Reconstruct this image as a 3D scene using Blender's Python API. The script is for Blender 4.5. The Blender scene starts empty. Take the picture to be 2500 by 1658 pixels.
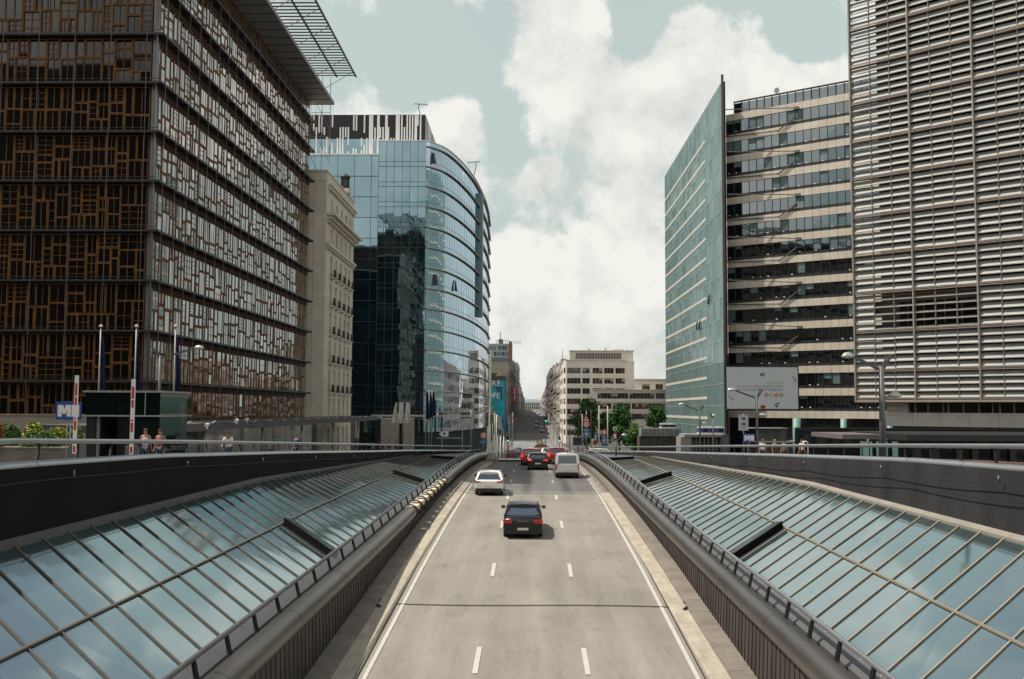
import bpy, math, random
from mathutils import Vector, Matrix
R = math.radians
rnd = random.Random(7)
S = bpy.context.scene
COL = S.collection

# ------------------------------------------------------------------ camera
F_PX, W_PX, H_PX = 2431.0, 2500.0, 1658.0
YAW, PITCH, ROLL = R(1.18), R(4.02), R(0.27)
cam_d = bpy.data.cameras.new("camera")
cam_d.sensor_fit = 'HORIZONTAL'; cam_d.sensor_width = 36.0
cam_d.lens = 36.0 * F_PX / W_PX
cam_d.clip_start = 0.1; cam_d.clip_end = 12000
cam = bpy.data.objects.new("camera", cam_d); COL.objects.link(cam)
CM = Matrix.Rotation(YAW, 4, 'Z') @ Matrix.Rotation(math.pi / 2 + PITCH, 4, 'X') @ Matrix.Rotation(ROLL, 4, 'Z')
cam.matrix_world = CM
S.camera = cam
CM3 = CM.to_3x3()

def ray(px, py):
    return CM3 @ Vector(((px - W_PX / 2) / F_PX, -(py - H_PX / 2) / F_PX, -1.0))
def at(px, py, Y):
    d = ray(px, py); return d * (Y / d.y)
def atx(px, py, X):
    d = ray(px, py); return d * (X / d.x)

# ------------------------------------------------------------------ light
SUN_EL, SUN_AZ = R(60), R(2)          # azimuth: degrees ahead of straight left
to_sun = Vector((-math.cos(SUN_EL) * math.cos(SUN_AZ), math.cos(SUN_EL) * math.sin(SUN_AZ), math.sin(SUN_EL)))
sun_d = bpy.data.lights.new("sun", 'SUN'); sun_d.energy = 5.0; sun_d.angle = R(0.6); sun_d.color = (1.0, 0.93, 0.82)
sun = bpy.data.objects.new("sun", sun_d); COL.objects.link(sun)
sun.rotation_euler = to_sun.to_track_quat('Z', 'Y').to_euler()
S.view_settings.view_transform = 'Standard'; S.view_settings.look = 'None'
S.view_settings.exposure = 0.0; S.view_settings.gamma = 1.0
S.cycles.max_bounces = 6; S.cycles.diffuse_bounces = 2; S.cycles.glossy_bounces = 4
S.cycles.transmission_bounces = 2; S.cycles.transparent_max_bounces = 6
S.cycles.caustics_reflective = False; S.cycles.caustics_refractive = False
S.cycles.sample_clamp_indirect = 4.0
S.cycles.use_denoising = True

world = bpy.data.worlds.new("World"); S.world = world; world.use_nodes = True
def build_world():
    nt = world.node_tree; N = nt.nodes; L = nt.links
    N.clear()
    def nd(t, **k):
        n = N.new(t)
        for a, b in k.items(): setattr(n, a, b)
        return n
    def val(sock, v):
        if hasattr(v, 'is_output') or isinstance(v, bpy.types.NodeSocket): L.new(v, sock)
        else: sock.default_value = v
    def m(op, a, b=None, c=None, clamp=False):
        n = nd('ShaderNodeMath', operation=op, use_clamp=clamp)
        val(n.inputs[0], a)
        if b is not None: val(n.inputs[1], b)
        if c is not None: val(n.inputs[2], c)
        return n.outputs[0]
    sky = nd('ShaderNodeTexSky', sky_type='NISHITA', sun_disc=False)
    sky.sun_elevation = SUN_EL
    sky.sun_rotation = math.atan2(to_sun.x, to_sun.y)
    sky.air_density = 1.2; sky.dust_density = 2.0; sky.ozone_density = 1.0
    hsv = nd('ShaderNodeHueSaturation'); hsv.inputs['Saturation'].default_value = 0.62; L.new(sky.outputs[0], hsv.inputs['Color'])
    skyc = nd('ShaderNodeVectorMath', operation='SCALE'); L.new(hsv.outputs[0], skyc.inputs[0]); skyc.inputs['Scale'].default_value = 0.105
    tc = nd('ShaderNodeTexCoord')
    sep = nd('ShaderNodeSeparateXYZ'); L.new(tc.outputs['Generated'], sep.inputs[0])
    X, Y, Z = sep.outputs
    ya = m('MAXIMUM', m('ABSOLUTE', Y), 0.12)
    u = m('DIVIDE', X, ya); v = m('DIVIDE', Z, ya)
    uv = nd('ShaderNodeCombineXYZ'); val(uv.inputs[0], u); val(uv.inputs[1], v); val(uv.inputs[2], m('MULTIPLY', m('SIGN', Y), 3.0))
    # puffy cloud noise
    def noise(vec, scale, detail, rough, off=(0, 0, 0), dist=0.0):
        mp = nd('ShaderNodeMapping'); L.new(vec, mp.inputs[0]); mp.inputs['Location'].default_value = off
        n = nd('ShaderNodeTexNoise'); L.new(mp.outputs[0], n.inputs['Vector'])
        n.inputs['Scale'].default_value = scale; n.inputs['Detail'].default_value = detail
        n.inputs['Roughness'].default_value = rough; n.inputs['Distortion'].default_value = dist
        return n.outputs[0]
    dirv = tc.outputs['Generated']
    n1 = noise(dirv, 9.5, 10, 0.6, (0.3, 0.1, 0.7), 0.15)
    n2 = noise(dirv, 2.2, 3, 0.5, (3.1, 0.4, 0.2))
    n1b = noise(dirv, 9.5, 10, 0.6, (0.3 - 0.015, 0.1, 0.7 + 0.035), 0.15)
    # clouds seen ahead: centre (photo px), radii, weight
    def uvp(px, py):
        d = ray(px, py); return d.x / d.y, d.z / d.y
    blobs = [((1340, 40), (120, 150), 1), ((1420, 100), (90, 130), .8), ((1330, 200), (95, 120), .9), ((1680, 60), (75, 90), .8), ((1790, 170), (150, 130), 1), ((1650, 200), (150, 130), 1),
             ((1560, 330), (230, 150), 1), ((1850, 300), (230, 110), .8), ((2040, 230), (140, 70), .8), ((1400, 470), (200, 110), .55),
             ((1080, 290), (105, 90), 1), ((1120, 400), (110, 120), .7), ((880, 190), (70, 80), .45),
             ((1310, 460), (75, 60), .6), ((1350, 640), (240, 170), 1.1), ((1500, 800), (350, 200), 1.2), ((1600, 560), (120, 100), .6), ((1200, 900), (500, 130), 1.2), ((800, 330), (140, 60), .4), ((560, 80), (200, 90), .5)]
    holes = [((1560, 30), (60, 60), .7), ((1230, 330), (55, 110), .6), ((1480, 560), (60, 60), .5), ((1990, 70), (100, 70), .9), ((1040, 130), (160, 110), .6), ((1500, 170), (50, 60), .3)]
    tot = None
    for lst, sg in ((blobs, 1), (holes, -1)):
        for (c, r, w) in lst:
            cu, cv = uvp(*c); ru, rv = r[0] / F_PX, r[1] / F_PX
            mp = nd('ShaderNodeMapping'); L.new(uv.outputs[0], mp.inputs[0])
            mp.inputs['Location'].default_value = (-cu / ru, -cv / rv, -3.0)
            mp.inputs['Scale'].default_value = (1 / ru, 1 / rv, 1)
            ln = nd('ShaderNodeVectorMath', operation='LENGTH'); L.new(mp.outputs[0], ln.inputs[0])
            g = m('MULTIPLY', m('SMOOTH_MIN', m('MAXIMUM', m('SUBTRACT', 1.5, ln.outputs['Value']), 0.0), 1.0, 0.3), sg * w)
            tot = g if tot is None else m('ADD', tot, g)
    tot = m('MINIMUM', m('MAXIMUM', tot, -0.6), 1.25)
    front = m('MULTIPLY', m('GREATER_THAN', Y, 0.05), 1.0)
    # elsewhere: broken cloud from noise, thickened behind the camera to light the fronts
    shape = m('MULTIPLY', tot, front)
    back = m('MULTIPLY', m('SUBTRACT', 1.0, front), 0.75)
    n1c = m('MULTIPLY', m('SUBTRACT', n1, 0.5), 4.2)
    n2c = m('MULTIPLY', m('SUBTRACT', n2, 0.5), 1.6)
    dens = m('ADD', m('ADD', m('MULTIPLY', shape, 0.85), back), m('ADD', n1c, n2c))
    mask = nd('ShaderNodeMapRange', interpolation_type='SMOOTHSTEP'); val(mask.inputs[0], dens)
    mask.inputs[1].default_value = 0.26; mask.inputs[2].default_value = 0.74
    # soft body shading: thinner towards the sun is brighter
    sh = m('ADD', m('MULTIPLY', m('SUBTRACT', n1, n1b), 4.0), 0.62, clamp=True)
    ccol = nd('ShaderNodeMix', data_type='RGBA'); val(ccol.inputs[0], sh)
    ccol.inputs[6].default_value = (0.66, 0.685, 0.655, 1); ccol.inputs[7].default_value = (0.90, 0.895, 0.84, 1)
    # thin veil over the blue
    veil = nd('ShaderNodeMix', data_type='RGBA')
    vz = nd('ShaderNodeMapRange', interpolation_type='SMOOTHSTEP'); val(vz.inputs[0], Z); vz.inputs[1].default_value = .37; vz.inputs[2].default_value = .52
    vz.inputs[3].default_value = 1.0; vz.inputs[4].default_value = 0.12
    val(veil.inputs[0], m('MULTIPLY', m('ADD', 0.92, m('MULTIPLY', n2c, 0.30), clamp=True), vz.outputs[0]))
    L.new(skyc.outputs[0], veil.inputs[6]); veil.inputs[7].default_value = (0.55, 0.645, 0.62, 1)
    fin = nd('ShaderNodeMix', data_type='RGBA'); L.new(mask.outputs[0], fin.inputs[0])
    L.new(veil.outputs[2], fin.inputs[6]); L.new(ccol.outputs[2], fin.inputs[7])
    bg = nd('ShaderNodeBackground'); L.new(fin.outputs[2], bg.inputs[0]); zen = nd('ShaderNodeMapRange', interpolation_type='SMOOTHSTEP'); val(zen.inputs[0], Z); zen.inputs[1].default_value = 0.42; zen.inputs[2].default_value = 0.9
    zen.inputs[3].default_value = 1.0; zen.inputs[4].default_value = 0.6
    L.new(m('MULTIPLY', zen.outputs[0], m('ADD', 1.0, m('MULTIPLY', m('SUBTRACT', 1.0, front), 0.35))), bg.inputs[1])  # unseen sky behind the camera brightened to light camera-facing fronts
    out = nd('ShaderNodeOutputWorld'); L.new(bg.outputs[0], out.inputs[0])
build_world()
world.cycles.sampling_method = 'MANUAL'; world.cycles.sample_map_resolution = 512

# ------------------------------------------------------------------ materials
MATS = {}
def mat(name, col, rough=0.7, metal=0.0, var=0.12, scale=1.5, bump=0.0, bscale=30.0, spec=0.5, coat=0.0, emis=None, stretch=None, col2=None, thr=None):
    if name in MATS: return MATS[name]
    mt = bpy.data.materials.new(name); mt.use_nodes = True
    nt = mt.node_tree; N = nt.nodes; L = nt.links
    b = N['Principled BSDF']
    b.inputs['Roughness'].default_value = rough; b.inputs['Metallic'].default_value = metal
    b.inputs['Specular IOR Level'].default_value = spec; b.inputs['Coat Weight'].default_value = coat
    b.inputs['Coat Roughness'].default_value = 0.04
    geo = N.new('ShaderNodeNewGeometry'); mp = N.new('ShaderNodeMapping'); L.new(geo.outputs['Position'], mp.inputs[0])
    if stretch: mp.inputs['Scale'].default_value = stretch
    if var > 0:
        n = N.new('ShaderNodeTexNoise'); L.new(mp.outputs[0], n.inputs['Vector'])
        n.inputs['Scale'].default_value = scale; n.inputs['Detail'].default_value = 6; n.inputs['Roughness'].default_value = 0.65
        mx = N.new('ShaderNodeMix'); mx.data_type = 'RGBA'
        rg = N.new('ShaderNodeMapRange'); L.new(n.outputs[0], rg.inputs[0])
        rg.inputs[1].default_value, rg.inputs[2].default_value = thr or (0.3, 0.7)
        L.new(rg.outputs[0], mx.inputs[0])
        c2 = col2 or tuple(c * (1 + var) for c in col); c1 = col if col2 else tuple(c * (1 - var) for c in col)
        mx.inputs[6].default_value = (*c1, 1); mx.inputs[7].default_value = (*c2, 1)
        L.new(mx.outputs[2], b.inputs['Base Color'])
    else:
        b.inputs['Base Color'].default_value = (*col, 1)
    if bump > 0:
        n2 = N.new('ShaderNodeTexNoise'); L.new(mp.outputs[0], n2.inputs['Vector']); n2.inputs['Scale'].default_value = bscale
        n2.inputs['Detail'].default_value = 4
        bp = N.new('ShaderNodeBump'); bp.inputs['Strength'].default_value = bump; bp.inputs['Distance'].default_value = 0.02
        L.new(n2.outputs[0], bp.inputs['Height']); L.new(bp.outputs[0], b.inputs['Normal'])
    if emis:
        b.inputs['Emission Color'].default_value = (*emis[0], 1); b.inputs['Emission Strength'].default_value = emis[1]
    MATS[name] = mt
    return mt

def glass(name, tint=(0.8, 0.85, 0.86), base=(0.012, 0.014, 0.014), lo=0.08, hi=0.9, power=1.3, rough=0.015, var=0.0, vscale=0.4, base2=None, wob=0.0):
    """coated facade glass: a dark room behind it, and a reflection that grows towards grazing angles"""
    if name in MATS: return MATS[name]
    mt = bpy.data.materials.new(name); mt.use_nodes = True
    nt = mt.node_tree; N = nt.nodes; L = nt.links
    N.clear()
    out = N.new('ShaderNodeOutputMaterial'); mix = N.new('ShaderNodeMixShader'); L.new(mix.outputs[0], out.inputs[0])
    d = N.new('ShaderNodeBsdfDiffuse'); g = N.new('ShaderNodeBsdfGlossy')
    d.inputs[0].default_value = (*base, 1); g.inputs[0].default_value = (*tint, 1); g.inputs['Roughness'].default_value = rough
    lw = N.new('ShaderNodeLayerWeight'); lw.inputs[0].default_value = 0.5
    p = N.new('ShaderNodeMath'); p.operation = 'POWER'; L.new(lw.outputs['Facing'], p.inputs[0]); p.inputs[1].default_value = power
    r = N.new('ShaderNodeMapRange'); L.new(p.outputs[0], r.inputs[0]); r.inputs[3].default_value = lo; r.inputs[4].default_value = hi
    L.new(r.outputs[0], mix.inputs[0]); L.new(d.outputs[0], mix.inputs[1]); L.new(g.outputs[0], mix.inputs[2])
    geo = N.new('ShaderNodeNewGeometry')
    if base2:
        n = N.new('ShaderNodeTexNoise'); L.new(geo.outputs['Position'], n.inputs['Vector']); n.inputs['Scale'].default_value = vscale
        rg = N.new('ShaderNodeMapRange'); L.new(n.outputs[0], rg.inputs[0]); rg.inputs[1].default_value = 0.5; rg.inputs[2].default_value = 0.62
        mx = N.new('ShaderNodeMix'); mx.data_type = 'RGBA'; L.new(rg.outputs[0], mx.inputs[0])
        mx.inputs[6].default_value = (*base, 1); mx.inputs[7].default_value = (*base2, 1); L.new(mx.outputs[2], d.inputs[0])
    if wob > 0:
        n = N.new('ShaderNodeTexNoise'); L.new(geo.outputs['Position'], n.inputs['Vector']); n.inputs['Scale'].default_value = 0.35
        bp = N.new('ShaderNodeBump'); bp.inputs['Strength'].default_value = wob; bp.inputs['Distance'].default_value = 0.05
        L.new(n.outputs[0], bp.inputs['Height']); L.new(bp.outputs[0], g.inputs['Normal'])
    MATS[name] = mt
    return mt

# ------------------------------------------------------------------ mesh helpers
class MB:
    def __init__(s): s.v = []; s.f = []; s.m = []; s.sm = []
    def vadd(s, pts):
        i = len(s.v); s.v.extend([tuple(p) for p in pts]); return i
    def face(s, pts, m=0, sm=False):
        i = s.vadd(pts); s.f.append(tuple(range(i, i + len(pts)))); s.m.append(m); s.sm.append(sm)
    def hexa(s, p, m=0):
        i = s.vadd(p)
        for q in ((0, 3, 2, 1), (4, 5, 6, 7), (0, 1, 5, 4), (1, 2, 6, 5), (2, 3, 7, 6), (3, 0, 4, 7)):
            s.f.append(tuple(i + k for k in q)); s.m.append(m); s.sm.append(False)
    def box(s, x0, x1, y0, y1, z0, z1, m=0):
        s.hexa([(x0, y0, z0), (x1, y0, z0), (x1, y1, z0), (x0, y1, z0), (x0, y0, z1), (x1, y0, z1), (x1, y1, z1), (x0, y1, z1)], m)
    def bar(s, a, b, w, h, m=0, up=(0, 0, 1)):
        a = Vector(a); b = Vector(b); d = (b - a).normalized(); upv = Vector(up)
        if abs(d.dot(upv)) > 0.99: upv = Vector((0, 1, 0))
        x = d.cross(upv).normalized() * (w / 2); y = x.cross(d).normalized() * (h / 2)
        s.hexa([a - x - y, a + x - y, a + x + y, a - x + y, b - x - y, b + x - y, b + x + y, b - x + y], m)
    def tube(s, path, r, n=10, m=0, cap=True, sm=True):
        path = [Vector(p) for p in path]
        rings = []
        for i, p in enumerate(path):
            d = (path[min(i + 1, len(path) - 1)] - path[max(i - 1, 0)]).normalized()
            u = Vector((0, 0, 1)) if abs(d.z) < 0.95 else Vector((1, 0, 0))
            x = d.cross(u).normalized(); y = x.cross(d).normalized()
            rr = r[i] if isinstance(r, list) else r
            rx, ry = rr if isinstance(rr, tuple) else (rr, rr)
            rings.append([p + x * (rx * math.cos(2 * math.pi * k / n)) + y * (ry * math.sin(2 * math.pi * k / n)) for k in range(n)])
        s.loft(rings, m, cap, sm)
    def loft(s, rings, m=0, cap=True, sm=True, closed=True):
        n = len(rings[0]); base = [s.vadd(r) for r in rings]
        for a, b in zip(base, base[1:]):
            for k in range(n if closed else n - 1):
                k2 = (k + 1) % n
                s.f.append((a + k, a + k2, b + k2, b + k)); s.m.append(m); s.sm.append(sm)
        if cap:
            s.f.append(tuple(base[0] + k for k in reversed(range(n)))); s.m.append(m); s.sm.append(False)
            s.f.append(tuple(base[-1] + k for k in range(n))); s.m.append(m); s.sm.append(False)
    def disc(s, c, r, n=20, m=0, t=0.02, ny=-1):
        """thin upright disc facing the camera side (-Y)"""
        c = Vector(c)
        a = [c + Vector((r * math.cos(2 * math.pi * k / n), -t / 2, r * math.sin(2 * math.pi * k / n))) for k in range(n)]
        b = [p + Vector((0, t, 0)) for p in a]
        s.loft([a, b], m, True, False)
    def prism(s, pts, y0, y1, m=0):
        """outline in x,z pushed from y0 to y1"""
        s.loft([[(p[0], y0, p[1]) for p in pts], [(p[0], y1, p[1]) for p in pts]], m, True, False)
    def merge(s, o):
        i = len(s.v); s.v += o.v; s.f += [tuple(k + i for k in f) for f in o.f]; s.m += o.m; s.sm += o.sm
    def build(s, name, mats, parent=None, off=(0, 0, 0)):
        if not isinstance(mats, (list, tuple)): mats = [mats]
        me = bpy.data.meshes.new(name)
        o3 = Vector(off)
        me.from_pydata([tuple(Vector(v) - o3) for v in s.v] if o3.length else s.v, [], s.f)
        for m_ in mats: me.materials.append(m_)
        me.polygons.foreach_set('material_index', s.m); me.polygons.foreach_set('use_smooth', s.sm)
        me.update()
        o = bpy.data.objects.new(name, me); COL.objects.link(o)
        if parent is not None:
            o.parent = parent
        return o

class Fac:
    """a vertical wall plane: s runs along it, z is up, o is out of the wall"""
    def __init__(s, x, y, dx, dy, nx=None, ny=None):
        l = math.hypot(dx, dy); s.x, s.y, s.dx, s.dy = x, y, dx / l, dy / l
        if nx is None: nx, ny = s.dy, -s.dx
        l = math.hypot(nx, ny); s.nx, s.ny = nx / l, ny / l
    def P(s, a, z, o=0.0): return Vector((s.x + s.dx * a + s.nx * o, s.y + s.dy * a + s.ny * o, z))
    def box(s, mb, a0, a1, z0, z1, o0, o1, m=0):
        mb.hexa([s.P(a0, z0, o0), s.P(a1, z0, o0), s.P(a1, z0, o1), s.P(a0, z0, o1), s.P(a0, z1, o0), s.P(a1, z1, o0), s.P(a1, z1, o1), s.P(a0, z1, o1)], m)
    def pane(s, mb, a0, a1, z0, z1, o, m=0, tilt=0.0):
        t = [rnd.uniform(-tilt, tilt) for _ in range(3)]
        mb.face([s.P(a0, z0, o + t[0]), s.P(a1, z0, o + t[1]), s.P(a1, z1, o + t[2]), s.P(a0, z1, o + t[0] + t[2] - t[1])], m)

def tag(o, label, cat, group=None, kind=None):
    o['label'] = label; o['category'] = cat
    if group: o['group'] = group
    if kind: o['kind'] = kind
    return o
def thing(name, loc, label, cat, group=None, rz=0.0, kind=None):
    o = bpy.data.objects.new(name, None); COL.objects.link(o); o.location = loc; o.rotation_euler = (0, 0, rz)
    o.empty_display_size = 0.2
    return tag(o, label, cat, group, kind)
def part(name, mb, mats, root, label=None, kind=None, parent=None):
    """world-space mesh put under a root (unrotated empty) or under a part of it"""
    o = mb.build(name, mats, parent or root, off=root.location)
    if label: o['label'] = label
    if kind: o['kind'] = kind
    return o
def kids(o): return [c for c in COL.objects if c.parent == o]
KID = {}
def copy_tree(o, parent=None):
    c = o.copy(); COL.objects.link(c); c.parent = parent
    for ch in KID.get(o.name, ()):
        copy_tree(ch, c)
    return c
def remember(root):
    """index children once so copies need no scene walk"""
    for ob in COL.objects:
        if ob.parent: pass
    def rec(o):
        KID[o.name] = [c for c in o.children]
        for c in KID[o.name]: rec(c)
    rec(root)
def struct(name, mb, mats):
    o = mb.build(name, mats); o['kind'] = 'structure'; return o
def few(name, root, lst, limit=100):
    """lst: (size in view, MB, mats); the largest stay parts of their own, the rest become one"""
    lst = sorted(lst, key=lambda t: -t[0])
    for sz, mb, mats in lst[:limit]: part(name, mb, mats, root)
    if lst[limit:]:
        al = MB()
        for sz, mb, mats in lst[limit:]: al.merge(mb)
        part(name, al, lst[limit][2], root, kind='stuff')
def interp(t, xs, ys):
    if t <= xs[0]: return ys[0]
    for a, b, c, d in zip(xs, xs[1:], ys, ys[1:]):
        if t <= b: return c + (d - c) * (t - a) / (b - a)
    return ys[-1]
def text_obj(txt, size, mt, M, name='lettering', parent=None, align='CENTER', ext=0.004):
    cu = bpy.data.curves.new(name, 'FONT'); cu.body = txt; cu.size = size; cu.align_x = align; cu.align_y = 'CENTER'; cu.extrude = ext
    tmp = bpy.data.objects.new('tmp_font', cu); COL.objects.link(tmp)
    me = bpy.data.meshes.new_from_object(tmp.evaluated_get(bpy.context.evaluated_depsgraph_get()))
    bpy.data.objects.remove(tmp)
    me.materials.clear(); me.materials.append(mt)
    me.transform(M)
    o = bpy.data.objects.new(name, me); COL.objects.link(o)
    if parent: o.parent = parent
    return o

exec_parts = []
# ------------------------------------------------------------------ palette
def road_mat(name, c, amp=.14):
    mt = mat(name, c, .9, var=amp, scale=1.0, stretch=(1.1, .035, 1), bump=.35, bscale=45, spec=.2)
    nt = mt.node_tree; N = nt.nodes; L = nt.links; b = N['Principled BSDF']; src = b.inputs['Base Color'].links[0].from_socket
    geo = N.new('ShaderNodeNewGeometry')
    def layer(src, scale, st, lo, hi, k, detail=5):
        mp = N.new('ShaderNodeMapping'); L.new(geo.outputs['Position'], mp.inputs[0]); mp.inputs['Scale'].default_value = st
        n = N.new('ShaderNodeTexNoise'); L.new(mp.outputs[0], n.inputs['Vector']); n.inputs['Scale'].default_value = scale; n.inputs['Detail'].default_value = detail
        r = N.new('ShaderNodeMapRange'); L.new(n.outputs[0], r.inputs[0]); r.inputs[1].default_value = lo; r.inputs[2].default_value = hi; r.inputs[3].default_value = 1 - k; r.inputs[4].default_value = 1 + k * .4
        v = N.new('ShaderNodeVectorMath'); v.operation = 'SCALE'; L.new(src, v.inputs[0]); L.new(r.outputs[0], v.inputs['Scale']); return v.outputs[0]
    o = layer(src, 22, (1, 1, 1), .35, .65, .16, 3); o = layer(o, .5, (1, .5, 1), .35, .6, .12); o = layer(o, 3.2, (1, .25, 1), .30, .42, .10)
    sx = N.new('ShaderNodeSeparateXYZ'); L.new(geo.outputs['Position'], sx.inputs[0])
    w = N.new('ShaderNodeMath'); w.operation = 'MULTIPLY'; L.new(sx.outputs[0], w.inputs[0]); w.inputs[1].default_value = 2 * math.pi / 1.5
    cs = N.new('ShaderNodeMath'); cs.operation = 'COSINE'; L.new(w.outputs[0], cs.inputs[0])
    r = N.new('ShaderNodeMapRange'); L.new(cs.outputs[0], r.inputs[0]); r.inputs[1].default_value = -1; r.inputs[2].default_value = 1; r.inputs[3].default_value = .93; r.inputs[4].default_value = 1.03
    v = N.new('ShaderNodeVectorMath'); v.operation = 'SCALE'; L.new(o, v.inputs[0]); L.new(r.outputs[0], v.inputs['Scale']); o = v.outputs[0]
    L.new(o, b.inputs['Base Color']); return mt
M_ROAD = road_mat('road_light', (0.262, 0.244, 0.214))
M_ROAD2 = road_mat('road_grey', (0.20, 0.192, 0.182))
M_ROAD3 = mat('road_far', (0.19, 0.19, 0.193), 0.9, var=0.2, scale=0.3, stretch=(1, 0.2, 1), spec=0.25)
M_GROUND = mat('pavement', (0.09, 0.085, 0.08), 0.9, var=0.2, scale=0.5, spec=0.2)
M_PAINT = mat('road_paint', (0.50, 0.475, 0.43), 0.7, var=0.1, scale=4, spec=0.3)
M_KERB = mat('kerb_concrete', (0.39, 0.345, 0.28), 0.9, var=0.22, scale=1.6, bump=0.3, stretch=(1.5, 0.5, 1), spec=0.2)
M_LEDGE = mat('ledge_concrete', (0.21, 0.185, 0.16), 0.9, var=0.25, scale=1.1, bump=0.3, spec=0.2)
M_WALLP = mat('wall_panel', (0.055, 0.046, 0.041), 0.65, var=0.4, scale=1.2, spec=0.3, stretch=(1, 1, .15))
M_RIB = mat('panel_joint', (0.012, 0.011, 0.01), 0.8, var=0)
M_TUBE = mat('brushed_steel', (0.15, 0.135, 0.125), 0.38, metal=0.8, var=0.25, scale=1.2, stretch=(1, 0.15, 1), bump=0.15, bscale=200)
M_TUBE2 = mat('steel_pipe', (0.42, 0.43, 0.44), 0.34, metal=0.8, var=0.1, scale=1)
M_POST = mat('dark_steel', (0.010, 0.009, 0.009), 0.6, var=0.1, spec=0.2)
M_DARKW = mat('dark_shaded_cladding', (0.010, 0.0095, 0.009), 0.8, var=0.3, scale=0.6, spec=0.1)  # shade of the left outer wall put into its colour; vent hatches share it
M_BAR_L = mat('glazing_bar_shaded', (0.10, 0.085, 0.07), 0.5, var=0.1, scale=2)
M_BAR_R = mat('glazing_bar_sunlit', (0.26, 0.22, 0.17), 0.5, var=0.1, scale=2)  # lit copy of the left bars, sunlight painted into the colour
M_ROOFG = glass('roof_glass', (0.52, 0.63, 0.66), (0.085, 0.12, 0.125), 0.12, 0.92, 0.75, 0.06, base2=(0.13, 0.165, 0.16), vscale=0.7, wob=0.05)
M_CREAM = mat('cream_block', (0.62, 0.52, 0.38), 0.8, var=0.2, scale=3)
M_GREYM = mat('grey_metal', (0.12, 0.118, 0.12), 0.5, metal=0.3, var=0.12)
M_BLACK = mat('black', (0.008, 0.008, 0.008), 0.7, var=0)
M_WHITE = mat('white_paint', (0.78, 0.77, 0.74), 0.6, var=0.05)
M_RED = mat('red_paint', (0.5, 0.02, 0.02), 0.5, var=0.05)
M_BLUE = mat('sign_blue', (0.02, 0.07, 0.28), 0.5, var=0.05)
M_POLE = mat('pole_grey', (0.30, 0.30, 0.29), 0.5, metal=0.3, var=0.1)
M_POLED = mat('pole_dark', (0.09, 0.09, 0.092), 0.5, var=0.1)

# ------------------------------------------------------------------ levels along the street (Y = metres ahead)
ZSX = [-400, 2, 20, 33, 46, 70, 97, 104, 110, 160, 200, 260, 340, 393, 558, 800, 1063, 1400, 1800, 6000]
ZSY = [-1.7, -1.7, -1.85, -2.2, -2.7, -3.65, -4.75, -5.2, -5.6, -8.0, -9.6, -11.4, -12.0, -11.6, -8.2, -5.4, -2.6, 0, 1, 1]
def zs(y): return interp(y, ZSX, ZSY)
ZRX = [2, 15, 26, 33, 40.5, 51.7, 63, 74, 85, 97, 104, 110]
ZRY = [-8.5, -7.8, -7.16, -6.75, -6.3, -5.82, -5.45, -5.26, -5.23, -5.3, -5.42, -5.6]
def zr(y): return interp(y, ZRX, ZRY) if y <= 110 else zs(y)
def xw(y): return interp(y, [0, 26, 60, 85, 98, 104], [5.9, 5.85, 5.6, 5.35, 5.1, 4.7])      # foot of the trench wall
def zrail(y): return interp(y, [0, 12, 18, 28, 37, 46, 55, 65, 71, 80, 86, 95, 104], [-4.95, -4.88, -4.8, -4.7, -4.58, -4.42, -4.25, -4.06, -3.95, -3.86, -3.84, -3.93, -4.15])
def zout(y): return interp(y, [0, 40, 48, 58, 77, 95, 112], [-2.95, -2.95, -3.13, -3.4, -3.9, -4.35, -4.8])
def zin(y): return zrail(y) - 0.42
OX = [(0, 11.4), (88, 11.4), (95, 11.1), (101, 10.2), (106, 8.9), (110, 7.2), (111.5, 6.3)]
def xo(y): return interp(y, [a for a, b in OX], [b for a, b in OX])
def zotube(y): return interp(y, [0, 22, 30, 46, 70, 95, 112], [-1.1, -1.35, -1.52, -2.1, -3.05, -4.0, -4.7])
def zorail(y): return interp(y, [0, 22, 33, 46, 70, 97, 112], [-0.45, -0.75, -1.12, -1.6, -2.5, -3.55, -4.15])
def frange(a, b, st):
    n = max(1, int(round((b - a) / st))); return [a + (b - a) * i / n for i in range(n + 1)]

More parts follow.
